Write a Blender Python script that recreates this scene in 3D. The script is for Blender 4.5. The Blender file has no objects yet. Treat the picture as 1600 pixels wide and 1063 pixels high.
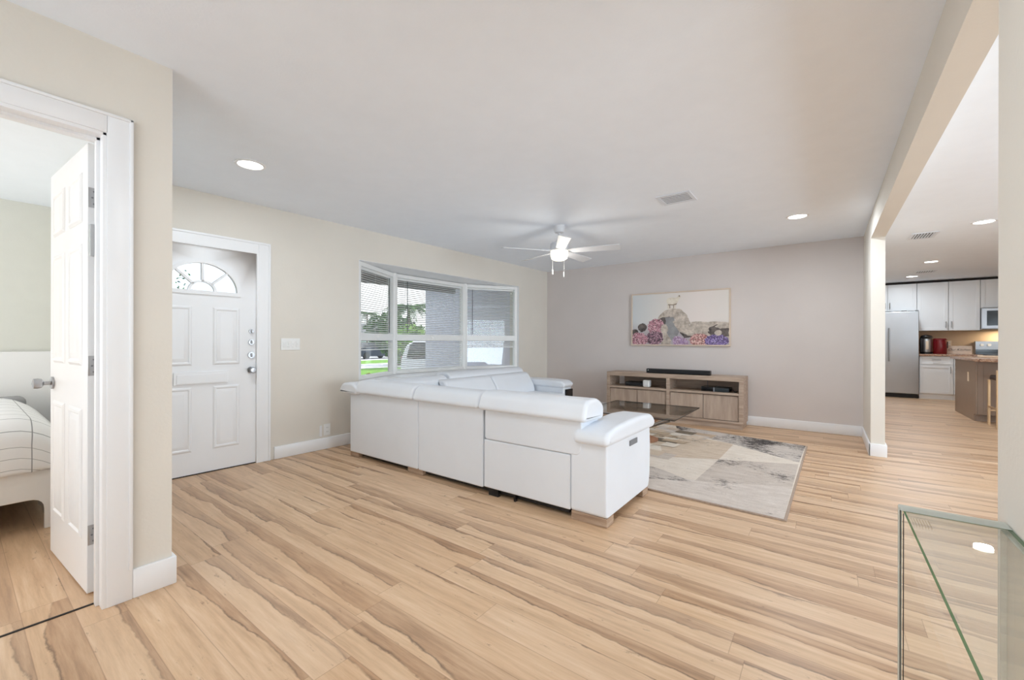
import bpy, bmesh, math, random
from mathutils import Vector, Matrix
random.seed(7)
S = bpy.context.scene
COL = S.collection
PI = math.pi

# ------------------------------------------------------------------ camera
YAW, FPX, CAM_Z, ROLL = 0.6414, 658.08, 1.151, -0.0019
cam_d = bpy.data.cameras.new('camera'); cam = bpy.data.objects.new('camera', cam_d); COL.objects.link(cam)
F = Vector((-math.sin(YAW), math.cos(YAW), 0)); R = Vector((math.cos(YAW), math.sin(YAW), 0)); U = Vector((0, 0, 1))
R2 = R*math.cos(ROLL) - U*math.sin(ROLL); U2 = R*math.sin(ROLL) + U*math.cos(ROLL)
cam.matrix_world = Matrix(((R2.x, U2.x, -F.x, 0), (R2.y, U2.y, -F.y, 0), (R2.z, U2.z, -F.z, CAM_Z), (0, 0, 0, 1)))
cam_d.sensor_width = 36; cam_d.lens = FPX*36/1600; cam_d.shift_y = (533.87-531.5)/1600
cam_d.clip_start = 0.05; cam_d.clip_end = 300
S.camera = cam

# ------------------------------------------------------------------ light and exposure
S.view_settings.view_transform = 'Standard'; S.view_settings.look = 'None'
S.view_settings.gamma = 1; S.view_settings.use_curve_mapping = False
S.view_settings.exposure = 0.22
S.cycles.use_denoising = True
S.cycles.max_bounces = 12; S.cycles.diffuse_bounces = 8; S.cycles.glossy_bounces = 5
S.cycles.transmission_bounces = 8; S.cycles.transparent_max_bounces = 24
S.cycles.sample_clamp_indirect = 8; S.cycles.caustics_reflective = False; S.cycles.caustics_refractive = False
world = bpy.data.worlds.new('sky'); S.world = world; world.use_nodes = True
wn = world.node_tree; wb = wn.nodes['Background']
wtc = wn.nodes.new('ShaderNodeTexCoord'); wns = wn.nodes.new('ShaderNodeTexNoise'); wrp = wn.nodes.new('ShaderNodeValToRGB')
wns.inputs['Scale'].default_value = 3.0; wns.inputs['Detail'].default_value = 5
wrp.color_ramp.elements[0].position = .38; wrp.color_ramp.elements[0].color = (.72, .84, 1, 1)
wrp.color_ramp.elements[1].position = .56; wrp.color_ramp.elements[1].color = (1, 1, 1, 1)
wn.links.new(wtc.outputs['Generated'], wns.inputs['Vector']); wn.links.new(wns.outputs['Fac'], wrp.inputs['Fac'])
wn.links.new(wrp.outputs['Color'], wb.inputs['Color']); wb.inputs['Strength'].default_value = 1.6

def light(name, kind, loc, power, size=1, size_y=None, direction=(0, 0, -1), color=(1, 1, 1), spread=PI):
    d = bpy.data.lights.new(name, kind); d.energy = power; d.color = color
    if kind == 'AREA':
        d.size = size; d.spread = spread
        if size_y: d.shape = 'RECTANGLE'; d.size_y = size_y
    elif kind == 'SUN': d.angle = size
    else: d.shadow_soft_size = size
    o = bpy.data.objects.new(name, d); COL.objects.link(o); o.location = loc
    o.rotation_euler = Vector(direction).to_track_quat('-Z', 'Y').to_euler()
    return o
light('sun', 'SUN', (0, 0, 20), 3.5, 0.02, direction=(-.55, -.15, -.8), color=(1, .96, .9))
# added fill lamps imitating daylight, set at made-up openings out of view
FILL_TINT = (.75, .88, 1)
light('rear_fill', 'AREA', (-1.05, -2.40, 1.25), 36, 2.1, 1.8, (0, 1, 1.35), FILL_TINT)
light('right_fill', 'AREA', (4.52, 2.6, 1.15), 172, 3.1, 2.0, (-1, 0, .62), FILL_TINT)
light('bedroom_fill', 'AREA', (-4.4, -2.42, 1.35), 46, 1.7, 1.4, (0, 1, .4), (1, .97, .93))

# ------------------------------------------------------------------ materials
def rgb(r, g, b):
    c = lambda v: (v/255/12.92 if v/255 <= .04045 else ((v/255+.055)/1.055)**2.4)
    return (c(r), c(g), c(b), 1)
class NT:
    def __init__(s, name):
        s.m = bpy.data.materials.new(name); s.m.use_nodes = True; s.t = s.m.node_tree
        s.b = s.t.nodes['Principled BSDF']; s.out = s.t.nodes['Material Output']
    def n(s, t, **kw):
        x = s.t.nodes.new('ShaderNode'+t)
        for k, v in kw.items(): setattr(x, k, v)
        return x
    def l(s, a, b): s.t.links.new(a, b)
    def val(s, sock, v):
        if isinstance(v, (int, float, tuple)): sock.default_value = v
        else: s.l(v, sock)
    def math(s, op, a, b=None, c=None, clamp=False):
        x = s.n('Math', operation=op, use_clamp=clamp); s.val(x.inputs[0], a)
        if b is not None: s.val(x.inputs[1], b)
        if c is not None: s.val(x.inputs[2], c)
        return x.outputs[0]
    def mix(s, fac, a, b):
        x = s.n('Mix', data_type='RGBA'); s.val(x.inputs[0], fac); s.val(x.inputs[6], a); s.val(x.inputs[7], b); return x.outputs[2]
    def noise(s, vec, scale, detail=4, rough=.5):
        x = s.n('TexNoise'); x.inputs['Scale'].default_value = scale; x.inputs['Detail'].default_value = detail
        x.inputs['Roughness'].default_value = rough
        if vec is not None: s.l(vec, x.inputs['Vector'])
        return x.outputs['Fac']
    def ramp(s, fac, stops):
        x = s.n('ValToRGB'); e = x.color_ramp.elements
        while len(e) < len(stops): e.new(.5)
        for i, (p, c) in enumerate(stops): e[i].position = p; e[i].color = c if len(c) == 4 else (*c, 1)
        s.l(fac, x.inputs[0]); return x.outputs[0]
    def mapr(s, v, a, b, c, d):
        x = s.n('MapRange'); s.val(x.inputs[0], v)
        for i, q in enumerate((a, b, c, d)): x.inputs[i+1].default_value = q
        return x.outputs[0]
    def comb(s, x, y, z):
        c = s.n('CombineXYZ'); s.val(c.inputs[0], x); s.val(c.inputs[1], y); s.val(c.inputs[2], z); return c.outputs[0]
    def obj(s): return s.n('TexCoord').outputs['Object']
    def pos(s): return s.n('NewGeometry').outputs['Position']
    def sep(s, v): x = s.n('SeparateXYZ'); s.l(v, x.inputs[0]); return x.outputs
    def bump(s, h, strength, dist=.002):
        x = s.n('Bump'); x.inputs['Strength'].default_value = strength; x.inputs['Distance'].default_value = dist
        s.l(h, x.inputs['Height']); s.l(x.outputs[0], s.b.inputs['Normal'])
    def set(s, **kw):
        for k, v in kw.items(): s.val(s.b.inputs[k.replace('_', ' ')], v)
        return s
def plain(name, c, rough=.5, metal=0, var=.0, scale=8, bump=0, bscale=200, spec=.5, emit=0, coat=0):
    t = NT(name); t.set(Roughness=rough, Metallic=metal); t.b.inputs['Specular IOR Level'].default_value = spec
    t.b.inputs['Coat Weight'].default_value = coat
    if var:
        f = t.noise(t.pos(), scale, 3)
        lo = tuple(max(0, x*(1-var)) for x in c[:3])+(1,); hi = tuple(min(1, x*(1+var)) for x in c[:3])+(1,)
        t.set(Base_Color=t.mix(t.mapr(f, .3, .7, 0, 1), lo, hi))
    else: t.set(Base_Color=c)
    if bump: t.bump(t.noise(t.pos(), bscale, 2), bump)
    if emit:
        t.b.inputs['Emission Color'].default_value = c; t.b.inputs['Emission Strength'].default_value = emit
    return t.m
M = {}
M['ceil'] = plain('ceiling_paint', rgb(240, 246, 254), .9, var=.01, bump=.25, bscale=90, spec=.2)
M['cream'] = plain('cream_wall_paint', rgb(225, 220, 211), .85, var=.015, scale=3, bump=.3, bscale=70, spec=.25)
M['greige'] = plain('greige_wall_paint', rgb(213, 206, 203), .85, var=.02, scale=2, bump=.25, bscale=80, spec=.25)
M['vent'] = plain('vent_paint', rgb(226, 231, 239), .6)
M['gwall'] = plain('pale_green_grey_wall_paint', rgb(216, 217, 211), .85, var=.015, bump=.2, bscale=80)
M['kwall'] = plain('tan_kitchen_wall_paint', rgb(206, 180, 150), .7, var=.02)
M['trim'] = plain('white_trim_paint', rgb(238, 239, 241), .35, var=.006)
M['door'] = plain('white_door_paint', rgb(236, 237, 239), .38, var=.006)
M['wframe'] = plain('white_window_frame', rgb(240, 241, 240), .4, var=.01)
M['slat'] = plain('white_blind_slat', rgb(228, 230, 230), .45)
M['wand'] = plain('grey_blind_wand', rgb(90, 95, 98), .3)
M['leather'] = plain('white_leather', rgb(226, 230, 236), .42, var=.012, scale=5, bump=.18, bscale=260)
M['black'] = plain('black_plastic', rgb(18, 18, 20), .4, var=.1)
M['blackgloss'] = plain('glossy_black', rgb(12, 12, 14), .12)
M['blackcloth'] = plain('black_speaker_cloth', rgb(24, 24, 26), .8, var=.2, scale=400)
M['wplastic'] = plain('white_plastic', rgb(236, 237, 236), .35)
M['chrome'] = plain('brushed_nickel', rgb(176, 177, 180), .28, 1, var=.03, scale=30)
M['steel'] = plain('stainless_steel', rgb(190, 193, 197), .32, 1, var=.03, scale=3)
M['fanw'] = plain('white_fan_enamel', rgb(214, 216, 220), .45)
M['bowl'] = plain('lit_glass_bowl', (1, .93, .74, 1), .4, emit=.95)
M['lamp'] = plain('lit_led_disc', (1, .99, .96, 1), .4, emit=9)
M['cab'] = plain('white_cabinet_paint', rgb(232, 234, 236), .35, var=.005)
M['taupe'] = plain('taupe_cabinet_paint', rgb(150, 130, 114), .45, var=.02)
M['duct'] = plain('dark_duct', rgb(70, 70, 72), .8)
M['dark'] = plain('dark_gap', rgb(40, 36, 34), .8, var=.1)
M['brown'] = plain('bronze_wood', rgb(150, 105, 78), .45, var=.15, scale=30)
M['leg'] = plain('pale_bronze_metal', rgb(120, 108, 98), .4, .5)
M['red'] = plain('deep_red_enamel', rgb(112, 14, 22), .2, var=.05)
M['bed'] = plain('white_bed_lacquer', rgb(240, 240, 241), .3)
M['sheet'] = plain('grey_sheet', rgb(150, 150, 152), .9, var=.05)
M['gold'] = plain('pale_gold_metal', rgb(205, 175, 138), .35, .6, var=.05)
M['brownseat'] = plain('dark_brown_seat', rgb(46, 24, 20), .5, var=.1)
M['padpale'] = plain('pale_cream_plate', rgb(234, 214, 190), .5)
M['rubber'] = plain('grey_switch_panel', rgb(120, 122, 126), .5)
M['binding'] = plain('tan_rug_binding', rgb(170, 150, 134), .9, var=.1, scale=60)

def glass(name, tint, edge=False, amt=.7):
    t = NT(name); t.t.nodes.remove(t.b)
    tr = t.n('BsdfTransparent'); tr.inputs[0].default_value = tint
    gl = t.n('BsdfGlossy'); gl.inputs['Roughness'].default_value = 0.0
    g = t.n('NewGeometry'); dp = t.n('VectorMath', operation='DOT_PRODUCT'); t.l(g.outputs['Normal'], dp.inputs[0]); t.l(g.outputs['Incoming'], dp.inputs[1])
    fr = t.math('MULTIPLY_ADD', t.math('POWER', t.math('SUBTRACT', 1, t.math('ABSOLUTE', dp.outputs['Value'])), 5.0), .96, .04)
    mx = t.n('MixShader'); t.l(fr, mx.inputs[0]); t.l(tr.outputs[0], mx.inputs[1]); t.l(gl.outputs[0], mx.inputs[2])
    sh = mx.outputs[0]
    if edge:
        df = t.n('BsdfDiffuse'); df.inputs[0].default_value = edge
        m2 = t.n('MixShader'); m2.inputs[0].default_value = amt; t.l(sh, m2.inputs[1]); t.l(df.outputs[0], m2.inputs[2]); sh = m2.outputs[0]
    t.l(sh, t.out.inputs[0]); return t.m
M['pane'] = glass('window_glass', (.96, .98, .98, 1))
M['tglass'] = glass('table_glass', (.985, .995, .985, 1))
M['gedge'] = glass('green_glass_edge', (.4, .6, .45, 1), rgb(84, 128, 92))
M['dedge'] = glass('dark_glass_edge', (.3, .3, .3, 1), rgb(70, 66, 62))
M['bevel'] = glass('bevelled_glass_rim', (.92, .95, .93, 1), rgb(214, 218, 212), .45)

def floor_mat():
    t = NT('maple_plank_floor'); x, y, z = t.sep(t.pos())
    W, L = .14, 1.22
    yy = t.math('DIVIDE', t.math('ADD', y, 10-.103), W); row = t.math('FLOOR', yy); fy = t.math('FRACT', yy)
    wn_ = t.n('TexWhiteNoise', noise_dimensions='1D'); t.l(row, wn_.inputs['W'])
    xx = t.math('DIVIDE', t.math('ADD', x, t.math('MULTIPLY_ADD', wn_.outputs[0], 7.3, 20)), L)
    col = t.math('FLOOR', xx); fx = t.math('FRACT', xx)
    wp = t.n('TexWhiteNoise', noise_dimensions='2D'); t.l(t.comb(row, col, 0), wp.inputs['Vector'])
    rnd = wp.outputs[0]; rc = t.sep(wp.outputs[1])
    shift = t.math('MULTIPLY', rnd, 37.0)
    # heartwood: wavy boundary that runs along the plank
    vec = t.comb(t.math('MULTIPLY', x, 1.0), t.math('ADD', t.math('MULTIPLY', fy, .25), shift), shift)
    wob = t.noise(vec, .75, 2, .5); wob2 = t.noise(vec, 4.5, 5, .62)
    bnd = t.math('ADD', t.math('MULTIPLY_ADD', t.math('SUBTRACT', wob, .5), 1.5, t.math('MULTIPLY', t.math('SUBTRACT', wob2, .5), .42)), t.mapr(rc[0], 0, 1, .05, 1.25))
    d = t.math('SUBTRACT', fy, bnd)
    heart = t.mapr(d, -.015, .015, 0, 1)
    # grain
    gv = t.comb(t.math('MULTIPLY', x, 1.6), t.math('ADD', t.math('MULTIPLY', y, 22), shift), shift)
    g = t.noise(gv, 1.6, 6, .65)
    g2 = t.noise(t.comb(t.math('MULTIPLY', x, 5), t.math('ADD', t.math('MULTIPLY', y, 30), shift), 0), 1, 4, .6)
    sap = t.ramp(g, [(.28, rgb(184, 150, 117)), (.5, rgb(207, 173, 138)), (.72, rgb(222, 193, 162))])
    hrt = t.ramp(g, [(.3, rgb(126, 94, 68)), (.5, rgb(170, 134, 102)), (.72, rgb(198, 163, 129))])
    c = t.mix(heart, sap, hrt)
    # fade of the brown away from its border
    fade = t.mapr(d, .05, .8, 0, .6)
    c = t.mix(t.math('MULTIPLY', fade, heart), c, sap)
    # thin dark seam on the border, broken up
    seam = t.math('MULTIPLY', t.mapr(t.math('ABSOLUTE', d), 0, .045, 1, 0), t.mapr(t.noise(t.comb(x, t.math('MULTIPLY', y, 3), shift), 2.2, 4, .7), .40, .54, .12, 1))
    c = t.mix(t.math('MULTIPLY', seam, .9), c, rgb(86, 60, 42))
    # flecks and knots
    kn = t.mapr(t.noise(t.comb(t.math('MULTIPLY', x, 5.5), t.math('ADD', t.math('MULTIPLY', y, 17), shift), shift), 1.5, 5, .72), .625, .70, 0, .75)
    c = t.mix(kn, c, rgb(112, 80, 58))
    c = t.mix(t.mapr(g2, .55, .8, 0, .22), c, rgb(150, 112, 82))
    c = t.mix(t.mapr(rc[1], 0, 1, 0, .22), c, rgb(196, 152, 112))
    c = t.mix(t.mapr(rc[2], 0, 1, 0, .16), c, rgb(236, 214, 190))
    ey = t.math('MINIMUM', fy, t.math('SUBTRACT', 1, fy)); ex = t.math('MULTIPLY', t.math('MINIMUM', fx, t.math('SUBTRACT', 1, fx)), L/W)
    gap = t.mapr(t.math('MINIMUM', ex, ey), .004, .016, .38, 0)
    c = t.mix(gap, c, rgb(120, 86, 60))
    t.set(Base_Color=c, Roughness=t.mapr(g, .2, .8, .34, .46)); t.b.inputs['Specular IOR Level'].default_value = .45
    return t.m
M['floor'] = floor_mat()
def wood_mat(name, lo, mid, hi, sx=2, sy=2, sz=30):
    t = NT(name); p = t.n('Mapping'); t.l(t.obj(), p.inputs[0]); p.inputs['Scale'].default_value = (sx, sy, sz)
    f = t.noise(p.outputs[0], 1.6, 6, .6)
    t.set(Base_Color=t.ramp(f, [(.3, lo), (.5, mid), (.7, hi)]), Roughness=.55); t.bump(f, .15); return t.m
M['oak'] = wood_mat('weathered_oak', rgb(150, 129, 113), rgb(172, 151, 134), rgb(190, 169, 151), 1.5, 14, 24)
M['oakdoor'] = wood_mat('weathered_oak_front', rgb(156, 136, 121), rgb(174, 154, 138), rgb(188, 169, 153), 9, 9, 1.2)
M['foot'] = wood_mat('brown_wood_foot', rgb(140, 114, 94), rgb(166, 140, 118), rgb(188, 164, 142), 3, 3, 40)
def granite():
    t = NT('speckled_granite'); v = t.n('TexVoronoi'); v.inputs['Scale'].default_value = 70; t.l(t.pos(), v.inputs['Vector'])
    n = t.noise(t.pos(), 38, 5, .7)
    t.set(Base_Color=t.mix(t.mapr(n, .42, .58, 0, 1), t.ramp(t.sep(v.outputs['Color'])[0], [(.0, rgb(70, 48, 40)), (.35, rgb(150, 112, 92)), (.8, rgb(212, 186, 164))]), rgb(176, 138, 114)), Roughness=.18); return t.m
M['granite'] = granite()
def grid_mat():
    t = NT('white_windowpane_check_cotton'); u, v, w = t.sep(t.n('TexCoord').outputs['UV'])
    def ln(a):
        f = t.math('FRACT', t.math('ADD', a, 100)); return t.mapr(t.math('ABSOLUTE', t.math('SUBTRACT', f, .5)), .012, .026, 1, 0)
    l = t.math('MAXIMUM', ln(u), ln(v)); t.set(Base_Color=t.mix(t.math('MULTIPLY', l, .8), rgb(238, 238, 240), rgb(110, 112, 116)), Roughness=.9)
    t.bump(t.noise(t.pos(), 9, 3), .3, .01); return t.m
M['check'] = grid_mat()
def rug_mat(name, base, alt, dark=0, dk=rgb(70, 66, 66)):
    t = NT(name); p = t.pos(); m = t.n('Mapping'); t.l(p, m.inputs[0]); m.inputs['Scale'].default_value = (4, 13, 1); m.inputs['Rotation'].default_value = (0, 0, .12)
    f = t.noise(m.outputs[0], 1.4, 6, .7); c = t.mix(t.mapr(f, .35, .65, 0, 1), base, alt)
    c = t.mix(t.mapr(t.noise(p, 130, 2), .4, .7, 0, .14), c, rgb(120, 110, 102))
    if dark:
        h = t.noise(p, 2.2, 3); f2 = t.noise(m.outputs[0], 3.4, 7, .85)
        c = t.mix(t.mapr(t.math('ADD', f2, t.math('MULTIPLY', t.math('SUBTRACT', h, .5), .6)), .66-dark*.13, .70-dark*.13, 0, .92), c, dk)
    t.set(Base_Color=c, Roughness=1); t.b.inputs['Specular IOR Level'].default_value = .1
    t.bump(t.noise(p, 320, 2), .5, .004); return t.m
RUG = [rug_mat('rug_cream', rgb(216, 204, 190), rgb(228, 218, 206), .1), rug_mat('rug_warm_beige', rgb(196, 176, 156), rgb(214, 198, 180), .2),
       rug_mat('rug_grey', rgb(190, 177, 166), rgb(210, 199, 189), .55), rug_mat('rug_distressed', rgb(188, 178, 170), rgb(210, 200, 191), 1.2, rgb(46, 42, 44)),
       rug_mat('rug_pale_grey', rgb(202, 190, 180), rgb(220, 210, 201), .2), rug_mat('rug_umber', rgb(104, 94, 82), rgb(140, 126, 110), .4), rug_mat('rug_tan', rgb(180, 158, 136), rgb(198, 178, 156), .5)]

# ------------------------------------------------------------------ mesh helpers
def box(bm, x0, x1, y0, y1, z0, z1, r=0, seg=2, mi=0):
    res = bmesh.ops.create_cube(bm, size=1); vs = res['verts']
    for v in vs: v.co = Vector(((x0+x1)/2+v.co.x*(x1-x0), (y0+y1)/2+v.co.y*(y1-y0), (z0+z1)/2+v.co.z*(z1-z0)))
    fs = set(f for v in vs for f in v.link_faces)
    for f in fs: f.material_index = mi
    if r:
        es = list(set(e for v in vs for e in v.link_edges))
        rr = min(r, .49*abs(x1-x0), .49*abs(y1-y0), .49*abs(z1-z0))
        bmesh.ops.bevel(bm, geom=es, offset=rr, segments=seg, profile=.5, affect='EDGES', material=-1)
    return bm
def prism(bm, pts, ax, a0, a1, r=0, seg=3, mi=0):
    """polygon pts extruded along axis ax ('x': pts are (y,z); 'y': (x,z); 'z': (x,y))"""
    def mk(p, a): return {'x': (a, p[0], p[1]), 'y': (p[0], a, p[1]), 'z': (p[0], p[1], a)}[ax]
    A = [bm.verts.new(mk(p, a0)) for p in pts]; B = [bm.verts.new(mk(p, a1)) for p in pts]
    n = len(pts); fs = [bm.faces.new(A), bm.faces.new(B[::-1])]
    for i in range(n): fs.append(bm.faces.new((A[(i+1) % n], A[i], B[i], B[(i+1) % n])))
    for f in fs: f.material_index = mi
    bmesh.ops.recalc_face_normals(bm, faces=fs)
    if r:
        es = list(fs[0].edges)+list(fs[1].edges)
        bmesh.ops.bevel(bm, geom=es, offset=r, segments=seg, profile=.5, affect='EDGES', material=-1)
    return bm
def rpoly(pts, r, n=5):
    """round the corners of a polygon"""
    out = []; N = len(pts)
    for i in range(N):
        p = Vector(pts[i]); a = Vector(pts[i-1])-p; b = Vector(pts[(i+1) % N])-p
        rr = r[i] if isinstance(r, (list, tuple)) else r
        rr = min(rr, a.length*.49, b.length*.49)
        if rr <= 0: out.append(tuple(p)); continue
        s = p+a.normalized()*rr; e = p+b.normalized()*rr
        for k in range(n+1):
            u = k/n; out.append(tuple((1-u)**2*s+2*u*(1-u)*p+u*u*e))
    return out
def cyl(bm, c, r, h, ax='z', seg=24, r2=None, mi=0, cap=True):
    res = bmesh.ops.create_cone(bm, cap_ends=cap, segments=seg, radius1=r, radius2=r if r2 is None else r2, depth=h)
    rot = {'z': Matrix(), 'x': Matrix.Rotation(PI/2, 4, 'Y'), 'y': Matrix.Rotation(-PI/2, 4, 'X')}[ax]
    bmesh.ops.transform(bm, matrix=Matrix.Translation(c) @ rot, verts=res['verts'])
    for f in set(f for v in res['verts'] for f in v.link_faces): f.material_index = mi
    return bm
def rod(bm, a, b, r, seg=8, r2=None):
    a = Vector(a); b = Vector(b); res = bmesh.ops.create_cone(bm, cap_ends=True, segments=seg, radius1=r, radius2=r if r2 is None else r2, depth=(b-a).length)
    bmesh.ops.transform(bm, matrix=Matrix.Translation((a+b)/2) @ (b-a).to_track_quat('Z', 'Y').to_matrix().to_4x4(), verts=res['verts']); return bm
def lathe(bm, prof, seg=32, c=(0, 0, 0)):
    rings = []
    for r, z in prof:
        rings.append([bm.verts.new((c[0]+r*math.cos(2*PI*k/seg), c[1]+r*math.sin(2*PI*k/seg), c[2]+z)) for k in range(seg)] if r > 1e-5 else [bm.verts.new((c[0], c[1], c[2]+z))])
    for A, B in zip(rings, rings[1:]):
        for k in range(seg):
            q = [A[k % len(A)], A[(k+1) % len(A)], B[(k+1) % len(B)], B[k % len(B)]]
            q = list(dict.fromkeys(q))
            if len(q) > 2: bm.faces.new(q)
    bmesh.ops.recalc_face_normals(bm, faces=bm.faces[:]); return bm
def tube(bm, pts, r, seg=8):
    pts = [Vector(p) for p in pts]; rings = []
    for i, p in enumerate(pts):
        d = (pts[min(i+1, len(pts)-1)]-pts[max(i-1, 0)]).normalized(); q = d.to_track_quat('Z', 'Y')
        rings.append([bm.verts.new(p+q @ Vector((r*math.cos(2*PI*k/seg), r*math.sin(2*PI*k/seg), 0))) for k in range(seg)])
    for A, B in zip(rings, rings[1:]):
        for k in range(seg): bm.faces.new((A[k], A[(k+1) % seg], B[(k+1) % seg], B[k]))
    bm.faces.new(rings[0][::-1]); bm.faces.new(rings[-1]); return bm
def grid(bm, fn, nu, nv, us=1, vs=1):
    uv = bm.loops.layers.uv.verify(); V = [[bm.verts.new(fn(i/nu, j/nv)) for j in range(nv+1)] for i in range(nu+1)]
    for i in range(nu):
        for j in range(nv):
            f = bm.faces.new((V[i][j], V[i+1][j], V[i+1][j+1], V[i][j+1]))
            for lp, (a, b) in zip(f.loops, ((i, j), (i+1, j), (i+1, j+1), (i, j+1))): lp[uv].uv = (a/nu*us, b/nv*vs)
    return bm
def new(): return bmesh.new()
def obj(name, bm, mats, parent=None, smooth=40, wn=False, loc=None, rotz=0):
    me = bpy.data.meshes.new(name); bm.to_mesh(me); bm.free()
    for m in (mats if isinstance(mats, (list, tuple)) else [mats]): me.materials.append(m)
    if smooth:
        me.polygons.foreach_set('use_smooth', [True]*len(me.polygons)); me.set_sharp_from_angle(angle=math.radians(smooth))
    o = bpy.data.objects.new(name, me); COL.objects.link(o)
    if parent: o.parent = parent
    if loc: o.location = loc
    o.rotation_euler.z = rotz
    if wn: w = o.modifiers.new('wn', 'WEIGHTED_NORMAL'); w.keep_sharp = True
    return o
def bx(name, b, mat, parent=None, r=0, seg=2, **k): return obj(name, box(new(), *b, r, seg), mat, parent, wn=bool(r), **k)
def tag(o, label, cat, group=None, kind=None):
    o['label'] = label; o['category'] = cat
    if group: o['group'] = group
    if kind: o['kind'] = kind
    return o
def thing(name, label, cat, loc=(0, 0, 0), rotz=0, group=None):
    o = bpy.data.objects.new(name, None); COL.objects.link(o); o.empty_display_size = .1
    o.location = loc; o.rotation_euler.z = rotz; return tag(o, label, cat, group)
def struct(name, bm, mat, label=None, parent=None, loc=None, rotz=0, smooth=30):
    o = obj(name, bm, mat, parent, smooth, loc=loc, rotz=rotz); o['kind'] = 'structure'
    if label: o['label'] = label; o['category'] = name.split('_')[0]
    return o
def sempty(name, label, cat, loc, rotz=0):
    o = thing(name, label, cat, loc, rotz); o['kind'] = 'structure'; return o
def dup(root, loc, rotz=None, label=None):
    r = root.copy(); COL.objects.link(r); r.location = loc
    if rotz is not None: r.rotation_euler.z = rotz
    if label: r['label'] = label
    for ch in list(root.children):
        c = ch.copy(); COL.objects.link(c); c.parent = r
        for g in list(ch.children): d = g.copy(); COL.objects.link(d); d.parent = c
    return r

# ------------------------------------------------------------------ room shell
H = 2.44; XF, YB, SF = -4.1555, 6.655, .0322
A = math.atan2(1, SF)                      # the front wall runs along its own local x, outside is +y
WO = Vector((XF, YB, 0)); WT = Vector((SF, 1, 0)).normalized(); WN = Vector((-1, SF, 0)).normalized()
def wl(s, n=0, z=0): return WO+WT*s+WN*n+Vector((0, 0, z))
XP, YP, XB, XB2 = -2.49, .637, .36, .47
b = new(); box(b, -6.4, 4.8, -2.8, 13, -.12, 0)
struct('floor', b, M['floor'], 'pale maple plank floor running through the rooms')
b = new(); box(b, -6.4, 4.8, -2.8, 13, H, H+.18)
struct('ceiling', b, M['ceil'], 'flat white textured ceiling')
# front wall with a door opening and the bay opening
DS0, DS1, DZ = -5.79, -4.90, 1.985
BS0, BS1, BZ0, BZ1 = -3.85, -.857, .70, 2.085
b = new(); T = .2
box(b, -6.04, DS0, 0, T, 0, H); box(b, DS0, DS1, 0, T, DZ, H); box(b, DS1, BS0, 0, T, 0, H)
box(b, BS0, BS1, 0, T, BZ1, H); box(b, BS0, BS1, 0, T, 0, BZ0-.03); box(b, BS1, .12, 0, T, 0, H)
struct('wall_front', b, M['cream'], 'cream front wall with the entry door and bay window', loc=WO, rotz=A)
b = new(); box(b, -4.35, XB, YB, YB+.12, 0, H)
struct('wall_back', b, M['greige'], 'greige accent wall behind the media console')
# right divider: stub at the back wall, beam, near wall
b = new(); box(b, XB, XB2, 5.6, YB+.12, 0, H); box(b, XB, XB2, 1.645, 5.6, 2.206, H); box(b, XB, XB2, -2.6, 1.645, 0, H)
struct('wall_right', b, M['cream'], 'cream dividing wall with dropped beam over the wide opening')
# bedroom partition with door opening y -.36...408
b = new(); PT = .115; DY0, DY1, BDZ = -.37, .408, 2.045
box(b, XP-PT, XP, DY1, YP, 0, H); box(b, XP-PT, XP, DY0, DY1, BDZ, H); box(b, XP-PT, XP, -2.6, DY0, 0, H)
struct('wall_left', b, M['cream'], 'cream partition wall beside the bedroom door')
b = new(); box(b, -6.1, XP-PT, YP-.035, YP, 0, H)
struct('wall_bedroom_side', b, M['gwall'], 'pale wall between bedroom and entry')
b = new(); box(b, -6.12, -6.0, -2.6, YP, 0, H)
struct('wall_bedroom_far', b, M['gwall'], 'pale grey green bedroom wall behind the bed')
b = new()
box(b, -6.1, -5.3, -2.6, -2.5, 0, H); box(b, -3.5, -2.15, -2.6, -2.5, 0, H); box(b, .05, 4.7, -2.6, -2.5, 0, H)
box(b, -5.3, -3.5, -2.6, -2.5, 0, .6); box(b, -5.3, -3.5, -2.6, -2.5, 2.1, H); box(b, -2.15, .05, -2.6, -2.5, 0, .3); box(b, -2.15, .05, -2.6, -2.5, 2.2, H)
struct('wall_rear', b, M['cream'], 'rear wall behind the camera')
b = new(); box(b, 4.6, 4.72, -2.6, 1, 0, H); box(b, 4.6, 4.72, 4.2, 12.7, 0, H); box(b, 4.6, 4.72, 1, 4.2, 2.15, H)
struct('wall_kitchen_right', b, M['cream'], 'far right wall of the dining side')
b = new(); box(b, XB2-.02, 4.7, 12.55, 12.67, 0, H)
struct('wall_kitchen', b, M['kwall'], 'tan kitchen wall behind the counter')
b = new(); box(b, XB+.02, XB2-.01, YB+.12, 12.67, 0, H)
struct('wall_kitchen_left', b, M['cream'], 'cream wall at the left of the kitchen')
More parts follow.
